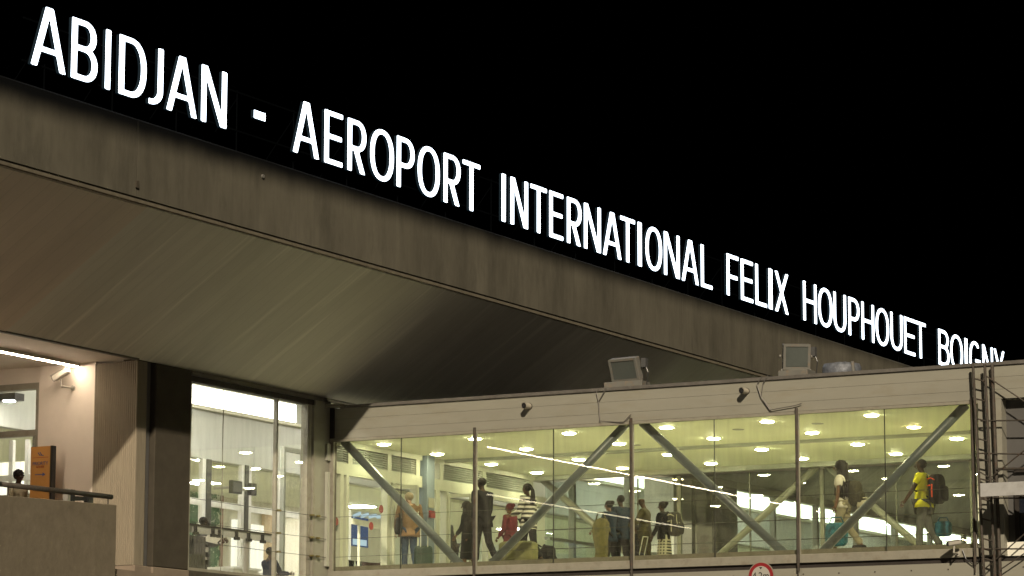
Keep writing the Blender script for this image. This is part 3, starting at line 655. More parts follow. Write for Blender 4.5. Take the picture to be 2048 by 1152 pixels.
def letter_mesh(ch, Wm, Hm):
    w = Wm*.585/Hm; N = 52; st = 1.0/N; m = .03
    nx = max(10, int(round((w+2*m)/st))); ny = int(round((1+2*m)/st))
    xs = np.linspace(-m, w+m, nx+1); ys = np.linspace(-m, 1+m, ny+1); X, Y = np.meshgrid(xs, ys, indexing='ij')
    D = glyph(ch, w, X, Y); V = []; idx = {}
    def vid(x, y):
        k = (round(x, 5), round(y, 5))
        if k not in idx: idx[k] = len(V); V.append(k)
        return idx[k]
    F = []
    for i in range(nx):
        for j in range(ny):
            cs = [(i, j), (i+1, j), (i+1, j+1), (i, j+1)]; ds = [D[c] for c in cs]
            if min(ds) > 0: continue
            poly = []
            for k in range(4):
                a, b = cs[k], cs[(k+1) % 4]; da, db = ds[k], ds[(k+1) % 4]
                if da <= 0: poly.append(vid(xs[a[0]], ys[a[1]]))
                if (da <= 0) != (db <= 0):
                    t = min(.98, max(.02, da/(da-db))); poly.append(vid(xs[a[0]]+(xs[b[0]]-xs[a[0]])*t, ys[a[1]]+(ys[b[1]]-ys[a[1]])*t))
            if len(poly) > 2: F.append(tuple(poly))
    cnt = {}
    for f in F:
        for a, b in zip(f, f[1:]+f[:1]):
            if (b, a) in cnt: del cnt[(b, a)]
            else: cnt[(a, b)] = 1
    n = len(V); dep = .065; s = Wm/w
    vs = [(0.0, x*s, y*Hm) for x, y in V]+[(-dep, x*s, y*Hm) for x, y in V]
    fs = list(F)+[tuple(i+n for i in reversed(f)) for f in F]+[(a, a+n, b+n, b) for a, b in cnt]
    mi = [0]*len(F)+[1]*len(F)+[1]*len(cnt)
    me = bpy.data.meshes.new('letter'); me.from_pydata(vs, [], fs); me.materials.append(M['letter_glow']); me.materials.append(M['sign_side'])
    me.polygons.foreach_set('material_index', mi); return me
XL = XF-.18
ZB = sum(at(px, py_, 'x', XL).z for px, py_ in ((144, 158), (649, 325), (1004, 445.7), (1403, 574.8), (1839, 712.7)))/5
ZTp = sum(at(px, py_, 'x', XL).z for px, py_ in ((208.5, 58.3), (1002, 351), (1402, 490.8), (1606.5, 563.8), (1852, 642.5)))/5
HL = ZTp-ZB
SG = thing('rooftop_sign', 'long row of white lit capital letters spelling the airport name along the roof edge', 'sign', (XL, 40, ZB))
TXT = [('A', 62.5, 133), ('B', 143, 195.5), ('I', 209, 222), ('D', 238, 293), ('J', 298.6, 326.4), ('A', 333.3, 394.8), ('N', 402.8, 453.5), ('-', 508, 531),
 ('A', 586, 639), ('E', 649, 685.4), ('R', 695.3, 734), ('O', 740.5, 787.7), ('P', 793.6, 829), ('O', 835.6, 879.5), ('R', 887.4, 922.4), ('T', 925.3, 960.3),
 ('I', 1002, 1012), ('N', 1021, 1056), ('T', 1061, 1093.6), ('E', 1098.6, 1126.3), ('R', 1134, 1164.3), ('N', 1168, 1201.7), ('A', 1205.5, 1243), ('T', 1240.6, 1270), ('I', 1274.3, 1284), ('O', 1291, 1324), ('N', 1328, 1359.3), ('A', 1363, 1397.4), ('L', 1401.8, 1424.6),
 ('F', 1453.4, 1477), ('E', 1481.8, 1506), ('L', 1510.8, 1533.6), ('I', 1536, 1545.4), ('X', 1549, 1577.6),
 ('H', 1606.3, 1633.3), ('O', 1636.2, 1664.8), ('U', 1667.2, 1692.2), ('P', 1697, 1719), ('H', 1723.2, 1748.2), ('O', 1751.3, 1778), ('U', 1781.1, 1805), ('E', 1808.3, 1830.2), ('T', 1830.4, 1851.9),
 ('B', 1876.9, 1898.8), ('O', 1900.7, 1925.7), ('I', 1928.6, 1935.6), ('G', 1938.9, 1961.2), ('N', 1965, 1986), ('Y', 1987.5, 2009.8)]
def Ylet(px): return at(px, 158+.3273*(px-144)-(119.5-.0288*(px-209))*.5, 'x', XL).y
for ch, a, b in TXT:
    ya, yb = Ylet(a), Ylet(b)
    if ch == 'I': ya, yb = ya+(yb-ya)*.14, yb-(yb-ya)*.06
    kf = max(0.0, 1-(a-62)/900.0)
    me = letter_mesh(ch, yb-ya, HL*(1+.028*kf) if ch != '-' else HL*.145)
    o = bpy.data.objects.new('letter', me); COL.objects.link(o); o.parent = SG
    zz = ZB if ch != '-' else ZB+HL*.38
    o.location = (0, ya-40, zz-ZB+.045*kf)
ya, yb = Ylet(60), Ylet(2012)
for zr_ in (ZB+.10, ZB+HL-.2): MB().box(XL-.16, XL-.135, ya, yb, zr_, zr_+.03).build('mounting_rail', 'sign_rail', SG)
yy = ya+.6
while yy < yb:
    MB().tube((XL-.15, yy, 12.7), (XL-.15, yy, ZB+HL-.15), .014, n=6).tube((XL-.15, yy, ZB+HL-.3), (XL-1.1, yy, 12.75), .010, n=6).build('support_strut', 'sign_rail', SG)
    yy += 1.9

# ================================================================== BALCONY
PX = -32.3
t0 = at(-420, 944, 'x', PX); t1 = at(0, 990, 'x', PX); t2 = at(234, 1010, 'x', PX)
pt = thing('balcony_parapet', 'mottled brown rendered balcony parapet wall below the handrail', 'parapet', (PX, t2.y, 5))
m = MB(); T = .16
prof = [(t0.y, t0.z), (t1.y, t1.z), (t2.y, t2.z)]
vs = [(PX, y, z) for y, z in prof]+[(PX, t2.y, 4.2), (PX, t0.y, 4.2)]; vs += [(x-T, y, z) for x, y, z in vs]
m.add(vs, [(0, 1, 2, 3, 4), (9, 8, 7, 6, 5)]+[(i, i+5, (i+1) % 5+5, (i+1) % 5) for i in range(5)])
m.build('wall', 'parapet_render', pt, bevel=.01)
MB().box(PX-1.3, PX-T-.005, t2.y-.16, t2.y-.002, 4.2, t2.z-.02).build('return_wall', 'parapet_render', pt)
hr = thing('balcony_handrail', 'slim bronze handrail running over the balcony parapet', 'handrail', (PX, t2.y, 6.4))
a = at(-420, 920, 'x', PX-.08); b = at(0, 968, 'x', PX-.08); c = at(223, 994, 'x', PX-.08)
MB().path([a, b, c], .045, n=12).build('rail', 'rust_metal', hr, smooth=True)
for px in (-180, 16, 216):
    q = at(px, 1000, 'x', PX-.08); zt = b.z+(c.z-b.z)*(q.y-b.y)/(c.y-b.y)
    MB().tube((PX-.08, q.y, zt-.26), (PX-.08, q.y, zt-.02), .014, n=8).build('rail_post', 'rust_metal', hr)
kb = MB(); q = at(137, 990, 'x', PX-.35); r = at(176, 992, 'x', PX-.35)
kb.box(PX-.4, PX-.3, q.y-.09, q.y-.01, q.z-.16, q.z+.10)
kc = MB().box(PX-.4, PX-.3, q.y+.03, q.y+.12, q.z-.16, q.z+.10).bar((PX-.35, q.y+.1, q.z-.05), (PX-.35, r.y, r.z-.05), .06, .07).box(PX-.4, PX-.3, r.y-.06, r.y+.09, r.z-.14, r.z+.07)
cl = thing('rail_clamp', 'black bolted clamp bar below the end of the balcony handrail', 'clamp', (PX-.35, q.y, q.z))
kb.build('plate', 'alu', cl); kc.build('clamp_bar', 'black_plastic', cl)

def text_mesh(s, size, depth, mname, parent, loc, rot, sx=1.0, name='lettering'):
    cu = bpy.data.curves.new('text', 'FONT'); cu.body = s; cu.size = size; cu.extrude = depth; cu.align_x = 'CENTER'; cu.align_y = 'CENTER'
    tmp = bpy.data.objects.new('text', cu); COL.objects.link(tmp)
    dg = bpy.context.evaluated_depsgraph_get(); me = bpy.data.meshes.new_from_object(tmp.evaluated_get(dg))
    bpy.data.objects.remove(tmp); me.name = name; me.materials.clear(); me.materials.append(M[mname])
    o = bpy.data.objects.new(name, me); COL.objects.link(o)
    mw = Matrix.Translation(loc) @ rot.to_matrix().to_4x4() @ Matrix.Diagonal((sx, 1, 1, 1))
    o.parent = parent; o.matrix_local = parent.matrix_basis.inverted() @ mw
    return o
from mathutils import Euler
# orange totem
SY = 46.05
x0_, x1_ = Xof(62, SY), Xof(101, SY); zt = at(80, 893, 'y', SY).z
os_ = thing('orange_totem', 'orange information totem with an arrow pointing right, beside the white wall', 'sign', ((x0_+x1_)/2, SY, 5.32))
MB().box(x0_, x1_, SY, SY+.10, 5.4, zt).build('panel', 'sign_orange', os_)
MB().box(x1_+.001, x1_+.05, SY-.005, SY+.11, 5.32, zt+.005).build('side_trim', 'black_plastic', os_)
RX = Euler((math.pi/2, 0, 0))
cx = (x0_+x1_)/2; W_ = x1_-x0_
text_mesh('PRIORITY', .095, .002, 'sign_ink', os_, Vector((cx, SY-.004, at(82, 927, 'y', SY).z)), RX, .9)
text_mesh('ACCESS', .05, .002, 'sign_red', os_, Vector((cx, SY-.004, at(82, 934, 'y', SY).z)), RX, 1.1)
lg = MB(); z = at(82, 908, 'y', SY).z
lg.bar((cx-.06, SY-.004, z+.03), (cx-.01, SY-.004, z-.03), .004, .018).bar((cx-.015, SY-.004, z+.035), (cx+.03, SY-.004, z-.02), .004, .018).bar((cx-.01, SY-.004, z-.02), (cx+.075, SY-.004, z-.03), .004, .016)
lg.build('emblem', 'sign_ink', os_)
z2 = at(82, 915, 'y', SY).z; MB().box(cx-W_*.4, cx+W_*.4, SY-.004, SY-.001, z2-.004, z2+.004).build('rule', 'sign_red', os_)
z = at(82, 949, 'y', SY).z
MB().box(cx-.12, cx+.08, SY-.005, SY-.001, z-.008, z+.008).add([(cx+.06, SY-.006, z-.035), (cx+.13, SY-.006, z), (cx+.06, SY-.006, z+.035), (cx+.06, SY-.001, z-.035), (cx+.13, SY-.001, z), (cx+.06, SY-.001, z+.035)], [(0, 1, 2), (5, 4, 3), (0, 3, 4, 1), (1, 4, 5, 2), (2, 5, 3, 0)]).build('arrow', 'sign_ink', os_)

# second linear lamp further along the balcony bay (seen only as a reflection in the bridge glass)
s2 = thing('wall_strip_light', 'slim linear lamp hung in the balcony bay beyond the left edge', 'strip light', (-36.5, 36, 8.5))
MB().box(-36.53, -36.47, 29.8, 41.6, 8.53, 8.58).build('housing', 'alu', s2)
MB().box(-36.515, -36.485, 29.85, 41.55, 8.50, 8.53).build('diffuser', 'strip_far', s2)
for yy in (31, 36, 41): MB().tube((-36.5, yy, 8.58), (-36.5, yy, 9.42), .008, n=6).build('hanger', 'wire', s2)
# lamp box behind the door glass
LB = thing('lantern_box', 'small black lantern box glowing yellow behind the entrance glass', 'lamp', (Xof(14, 47.6), 47.6, 8.5))
xa, xb = Xof(-8, 47.6), Xof(33, 47.6); za = at(10, 788, 'y', 47.6).z; zb = at(10, 802, 'y', 47.6).z
MB().box(xa, xb, 47.5, 47.8, zb, za).build('housing', 'black_plastic', LB)
MB().tube(((xa+xb)/2+.02, 47.62, zb-.01), ((xa+xb)/2+.02, 47.62, zb-.001), .12, n=20).build('lamp', 'hall_down', LB)
MB().tube(((xa+xb)/2, 47.65, za), ((xa+xb)/2, 47.65, 10.25), .015).build('hanger', 'alu', LB)
# bright lobby partition seen through the door glass
LBY = thing('lobby_partition', 'white lit lobby partition behind the glass entrance doors', 'partition', (Xof(30, 48.4), 48.4, 5.5))
lb = MB(); Yl = 48.4
for a, b in ((-30, -20), (18, 26), (50, 57)): lb.box(Xof(a, Yl), Xof(b, Yl), Yl, Yl+.08, 5.5, 8.3)
zq = at(30, 950, 'y', Yl).z; lb.box(Xof(-40, Yl), Xof(62, Yl), Yl-.01, Yl+.07, zq-.12, zq)
lb.build('frame', 'white_frame', LBY)
MB().box(Xof(-40, Yl), Xof(64, Yl), Yl+.3, Yl+.34, 5.6, 7.9).build('lit_screen', 'hall_panel', LBY)

# hall downlights (visible under the bulkhead edge)
for px, py_ in ((403, 912), (512, 930)):
    c = at(px, py_, 'z', 8.54)
    c = at(px, py_, 'x', -38.14); c.z = 8.525
    d = thing('hall_downlight', ('left' if px < 450 else 'right')+' round downlight under the grey bulkhead in the terminal window', 'downlight', (c.x, c.y, c.z), 0, 'round downlights in the hall window')
    MB().tube((0, 0, .003), (0, 0, .012), .10, n=20).build('ring', 'white_frame', None).parent = d
    MB().tube((0, 0, -.005), (0, 0, .002), .095, n=20).build('lamp', 'hall_down', None).parent = d
# square hall ceiling lamps; front row added unseen above the window head for light
for k, yy in enumerate((49.5, 54, 59, 66, 74, 83, 92)):
    for x in (-35.6, -40.8):
        z = 10.245 if x > -38 else 8.495
        d = thing('ceiling_lamp', 'square ceiling lamp of the departure hall, '+('added unseen front' if x > -38 else 'rear')+' row, '+('first', 'second', 'third', 'fourth', 'fifth', 'sixth', 'seventh')[k]+' from the left', 'ceiling lamp', (x, yy, z), 0, 'square ceiling lamps of the hall')
        MB().box(-.35, .35, -.35, .35, -.02, .0).build('frame', 'white_frame', None).parent = d
        MB().box(-.31, .31, -.31, .31, -.03, -.021).build('diffuser', 'hall_down', None).parent = d

# ================================================================== CAMERAS, FLOODLIGHTS, SPOUTS, CABLES
def cctv(label, base, head, look, L=.42, W=.15, cat='security camera'):
    """base: wall point, head: centre of housing, look: unit vector"""
    t = thing('security_camera', label, cat, base); look = Vector(look).normalized(); hd_ = Vector(head)
    MB().bar(hd_-look*L/2, hd_+look*L/2, W, W*.85).build('body', 'cctv_white', t, bevel=.02)
    MB().bar(hd_-look*L*.48+Vector((0, 0, W*.48)), hd_+look*L*.62+Vector((0, 0, W*.48)), W*1.12, .012).build('hood', 'cctv_white', t)
    MB().tube(hd_+look*(L/2-.0), hd_+look*(L/2+.012), W*.36, n=16).build('lens', 'black_plastic', t)
    b = Vector(base); k = hd_-Vector((0, 0, W*.45)); mid = Vector((k.x*.7+b.x*.3, k.y, b.z))
    MB().path([k, k-Vector((0, 0, .06)), mid, b], .018, n=8).tube(b, b+(mid-b).normalized()*.02, .05, n=14).build('bracket', 'cctv_white', t)
    return t
wp = at(146, 776, 'y', YR+.02)
hd1 = at(122, 749, 'y', YR-.28)
cctv('white box security camera on a curved bracket high on the white wall', (wp.x, YR+.025, wp.z), hd1, (-.88, -.10, -.42), .36, .14)
MB_ = None
wp2 = at(1913, 1104, 'y', YB-.03); hd2 = at(1908, 1086, 'y', YB-.30)
t = cctv('small security camera under the right end of the footbridge windows', (wp2.x+.03, YB-.03, wp2.z-.03), hd2, (-.55, -.75, -.16), .28, .10)
pts = [at(*p, 'y', YB-.06) for p in ((1925, 1100), (1932, 1118), (1945, 1128), (1957, 1122), (1966, 1100))]
MB().path(pts, .010, n=6).build('cable', 'black_plastic', t)

def spout(px, py_):
    c = at(px, py_, 'y', YB)
    o = MB().tube((c.x, YB-.02, c.z), (c.x-.01, YB-.22, c.z-.005), .060, n=20, cap=False).tube((c.x, YB-.02, c.z), (c.x-.01, YB-.22, c.z-.005), .052, n=20, cap=False).build('drain_spout', 'pipe_plastic', BR, smooth=True)
    MB().tube((c.x-.01, YB-.215, c.z-.005), (c.x-.01, YB-.20, c.z-.005), .0525, n=20).build('spout_bore', 'ink_black', o)
    MB().tube((c.x+.0, YB-.008, c.z), (c.x, YB-.002, c.z), .068, n=20).build('flange', 'rust_metal', o)
for p in ((1059, 813), (1493, 783)): spout(*p)
# rusty runs under the second spout (thin stain deposits on the panel)
c = at(1488, 800, 'y', YB)

def floodlight(px0, px1, pytop, pyb, yaw, tilt, label):
    xa, xb = Xof(px0, YB+.35), Xof(px1, YB+.35); xc = (xa+xb)/2; w = (xb-xa)
    t = thing('floodlight', label, 'floodlight', (xc, YB+.35, ZT), 0, 'floodlights on the footbridge roof')
    MB().box(xa, xb, YB+.15, YB+.55, ZT+.001, ZT+.13).build('plinth', 'lamp_housing', t, bevel=.01)
    zt_ = at((px0+px1)/2, pytop, 'y', YB+.3).z; hh = zt_-ZT-.18; W = .64 if yaw < 0 else .52; D = .2
    cc = Vector((xc, YB+.33, ZT+.16+hh/2))
    Rm = Matrix.Translation(cc) @ Matrix.Rotation(yaw, 4, 'Z') @ Matrix.Rotation(tilt, 4, 'X')
    def tr(mb): mb.v = [tuple(Rm @ Vector(v)) for v in mb.v]; return mb
    hz = hh/2
    b = MB(); vs = []
    for y, k in ((-D/2, 1.0), (D*.2, 1.0), (D, .55)):
        vs.append([(-W/2*k, y, -hz*k), (W/2*k, y, -hz*k), (W/2*k, y, hz*k), (-W/2*k, y, hz*k)])
    b.rings(vs); tr(b).build('housing', 'lamp_housing', t, bevel=.012)
    tr(MB().box(-W/2+.05, W/2-.05, -D/2-.006, -D/2-.001, -hz+.06, hz-.05)).build('lens_glass', 'lamp_glass', t)
    tr(MB().box(-W/2+.0, W/2-.0, -D/2-.02, -D/2-.007, hz-.045, hz).box(-W/2, W/2, -D/2-.02, -D/2-.007, -hz, -hz+.055).box(-W/2, -W/2+.045, -D/2-.02, -D/2-.007, -hz+.056, hz-.046).box(W/2-.045, W/2, -D/2-.02, -D/2-.007, -hz+.056, hz-.046)).build('bezel', 'lamp_housing', t)
    y = MB()
    s0 = Rm @ Vector((-W/2-.03, .03, 0)); s1 = Rm @ Vector((W/2+.03, .03, 0)); e0 = Vector((s0.x, s0.y, ZT+.15)); e1 = Vector((s1.x, s1.y, ZT+.15))
    y.bar(s0, e0, .04, .02).bar(s1, e1, .04, .02).bar(e0, e1, .02, .04)
    y.tube(s0, s0+(s0-s1).normalized()*.03, .035).tube(s1, s1+(s1-s0).normalized()*.03, .035)
    y.build('yoke', 'lamp_housing', t)
    bx = Rm @ Vector((W/2+.08, .06, hz*.4)); MB().box(bx.x-.05, bx.x+.05, bx.y-.05, bx.y+.05, bx.z-.1, bx.z+.08).build('gear_box', 'dark_grey', t)
    MB().path([bx, bx+Vector((.08, 0, -.2)), Vector((bx.x+.05, bx.y, ZT+.05))], .009, n=6).build('flex', 'black_plastic', t)
floodlight(1217, 1293, 712, 770, -.12, math.radians(20), 'left floodlight on the footbridge roof, greenish lens tipped back')
floodlight(1566, 1625, 685, 745, .55, math.radians(13), 'right floodlight on the footbridge roof, nearer the foil wrapped vent')

yv = YB+1.6
xa, xb = Xof(1650, yv), Xof(1722, yv); zb_ = at(1690, 760, 'y', yv).z; zt_ = at(1690, 727, 'y', yv).z
vt = thing('foil_vent', 'low drum shaped roof vent wrapped in crinkled silver foil', 'vent', ((xa+xb)/2, yv, 9.16))
random.seed(5); rr = (xb-xa)/2; rg = []
for z, k in ((9.165, 1.05), (zt_-.08, 1.0), (zt_-.02, .93), (zt_, .7)):
    rg.append([((xa+xb)/2+rr*k*math.cos(2*math.pi*i/28)*(1+random.uniform(-.03, .03)), yv+rr*k*math.sin(2*math.pi*i/28), z+random.uniform(-.012, .012)) for i in range(28)])
MB().rings(rg).build('drum', 'foil', vt, smooth=True)
MB().tube((xb-.02, yv-.2, 9.165), (xb-.07, yv-.2, zt_-.0), .035).build('stub_pipe', 'lamp_housing', vt)

def cable(pl, label, r=.009):
    c0 = at(*pl[0][0], 'y', YB-.05)
    t = thing('loose_conduit', label, 'conduit', c0, 0, 'bent conduits on the footbridge panels')
    for pts in pl: MB().path([at(*p, 'y', YB-.05) for p in pts], r, n=6).build('conduit', 'cap_metal', t)
cable([[(1212, 777), (1197, 803), (1200, 842)], [(1196, 778), (1193, 785), (1197, 803)], [(1200, 842), (1247, 845), (1262, 828)]], 'bent conduit hanging down the panel below the left floodlight')
cable([[(1524, 752), (1514, 769), (1522, 794), (1540, 820)], [(1536, 751), (1526, 767), (1522, 794)], [(1526, 798), (1543, 820)], [(1540, 820), (1590, 811), (1603, 807)]], 'bent conduit hanging down the panel left of the right floodlight')

# height limit sign
sc0 = at(1522, 1152, 'y', YB-.06); R_ = .268
hs_ = thing('height_limit_sign', 'round red rimmed 4.2m height limit sign on the footbridge beam', 'road sign', sc0)
yy = YB-.06
def disc(r, y0, y1, c, n=48): return MB().tube((c.x, y1, c.z), (c.x, y0, c.z), r, n=n)
disc(R_, yy, yy+.02, sc0).build('rim', 'frame_cream', hs_)
disc(R_-.016, yy-.004, yy-.0005, sc0).build('red_ring', 'sign_red', hs_)
disc(R_*.70, yy-.008, yy-.0045, sc0).build('face', 'sign_white', hs_)
text_mesh('4.2m', .185, .002, 'ink_black', hs_, Vector((sc0.x, yy-.011, sc0.z)), RX, .95)
ar = MB()
for s in (1, -1):
    z0 = sc0.z+s*R_*.62; z1 = sc0.z+s*R_*.47
    ar.add([(sc0.x-.035, yy-.012, z0), (sc0.x+.035, yy-.012, z0), (sc0.x, yy-.012, z1), (sc0.x-.035, yy-.0085, z0), (sc0.x+.035, yy-.0085, z0), (sc0.x, yy-.0085, z1)], [(0, 1, 2), (5, 4, 3), (0, 3, 4, 1), (1, 4, 5, 2), (2, 5, 3, 0)])
ar.build('arrow_mark', 'ink_black', hs_)
MB().box(sc0.x-.03, sc0.x+.03, yy+.021, YB-.006, sc0.z-.2, sc0.z+.2).build('bracket', 'rust_metal', hs_)

# scaffold ladder tower at the right
ST = thing('scaffold_tower', 'rusty scaffold tower with ladder and plank platform at the right edge', 'scaffold', (-19.2, 52.8, 0))
YS = 52.90
def zp(x, y, Y=YS): return at(1580+x/2.44, 680+y/2.44, 'y', Y)
lad = MB().tube(zp(892, 112), zp(950, 1200), .026).tube(zp(950, 118), zp(1003, 1200), .026); lad.build('ladder_rail', 'rust_metal', ST)
for k in range(12):
    y = 188+k*97.5; xl_ = 892+(y-112)*.0533; xr_ = 950+(y-118)*.049
    MB().tube(zp(xl_, y), zp(xr_, y+14), .014, n=8).build('rung', 'rust_metal', ST)
MB().tube(zp(986, 120, 53.0), zp(1030, 1250, 53.0), .034).build('standard', 'rust_metal', ST)
for a, b in (((930, 395), (1400, 388)), ((920, 553), (1400, 562)), ((1010, 630), (1400, 625)), ((925, 770), (1400, 775)), ((950, 1020), (1400, 1018))):
    MB().tube(zp(*a, 52.96), zp(*b, 52.96), .014 if a[1] != 630 else .026, n=8).build('ledger', 'rust_metal', ST)
for a, b in (((952, 172), (1400, 470)), ((920, 640), (1400, 925)), ((985, 668), (1400, 330)), ((945, 1122), (1400, 720)), ((1030, 1118), (1400, 870))):
    MB().tube(zp(*a, 52.93), zp(*b, 52.93), .012, n=8).build('diagonal_brace', 'rust_metal', ST)
a = zp(930, 735, 52.2)
MB().box(a.x, a.x+2.6, 52.22, 52.84, a.z-.05, a.z).box(a.x+.0, a.x+2.6, 52.19, 52.215, a.z-.11, a.z+.13).build('platform', 'plank', ST)
for s in (2.2,): MB().tube((a.x+s+.3, 52.3, 0), (a.x+s+.3, 52.3, 10.0 if s else a.z), .03).build('standard', 'rust_metal', ST)

# ================================================================== PEOPLE
from mathutils import noise as mnoise
def skin_mesh(V, E, Rd, root=0, sub=2):
    me = bpy.data.meshes.new('tmp'); me.from_pydata(V, E, [])
    o = bpy.data.objects.new('tmp', me); COL.objects.link(o)
    o.modifiers.new('skin', 'SKIN'); sk = me.skin_vertices[0].data
    for i, r in enumerate(Rd): sk[i].radius = (r, r) if not isinstance(r, tuple) else r
    sk[root].use_root = True
    s = o.modifiers.new('sub', 'SUBSURF'); s.levels = sub; s.render_levels = sub
    dg = bpy.context.evaluated_depsgraph_get(); out = bpy.data.meshes.new_from_object(o.evaluated_get(dg))
    bpy.data.objects.remove(o); bpy.data.meshes.remove(me)
    return out
def from_mesh(mb, me, mi=0):
    mb.add([v.co[:] for v in me.vertices], [tuple(p.vertices) for p in me.polygons], mi); bpy.data.meshes.remove(me); return mb
SK = {}
def cmat(col, rough=.8, var=.15, scale=12, **k):
    key = (tuple(col), rough, var, scale, tuple(k.items()))
    if key not in SK: SK[key] = mat('cloth_%d' % len(SK), col, rough, var=var, scale=scale, bump=.5, spec=.1, **k)
    return SK[key]
def stripe_mat(c1, c2, n, axis='Z', check=False):
    m = mat('stripes_%d' % len(M), c1, .85); nn = m.node_tree.nodes; l = m.node_tree.links; b = nn['Principled BSDF']
    tc = nn.new('ShaderNodeTexCoord'); sp = nn.new('ShaderNodeSeparateXYZ'); l.new(tc.outputs['Object'], sp.inputs[0])
    def band(ax):
        a = nn.new('ShaderNodeMath'); a.operation = 'MULTIPLY'; a.inputs[1].default_value = n; l.new(sp.outputs[ax], a.inputs[0])
        f = nn.new('ShaderNodeMath'); f.operation = 'FRACT'; l.new(a.outputs[0], f.inputs[0])
        g = nn.new('ShaderNodeMath'); g.operation = 'GREATER_THAN'; g.inputs[1].default_value = .5; l.new(f.outputs[0], g.inputs[0]); return g
    g = band(axis)
    if check:
        g2 = band('Y'); x = nn.new('ShaderNodeMath'); x.operation = 'MULTIPLY'; l.new(g.outputs[0], x.inputs[0]); l.new(g2.outputs[0], x.inputs[1]); g = x
    mx = nn.new('ShaderNodeMixRGB'); mx.inputs['Color1'].default_value = tuple(c1)+(1,); mx.inputs['Color2'].default_value = tuple(c2)+(1,)
    l.new(g.outputs[0], mx.inputs['Fac']); l.new(mx.outputs[0], b.inputs['Base Color']); return m
SKIN_D = cmat((.045, .026, .018), .5, .06, 6); SKIN_M = cmat((.10, .055, .034), .5, .06, 6); SKIN_L = cmat((.34, .21, .15), .5, .05, 6)
HAIR = cmat((.012, .010, .009), .55, .3, 30); HAIR_L = cmat((.26, .20, .13), .6, .2, 30)
EYE = cmat((.10, .095, .09), .3, .0, 5)
def lerp(a, b, t): return tuple(a[i]+(b[i]-a[i])*t for i in range(3))
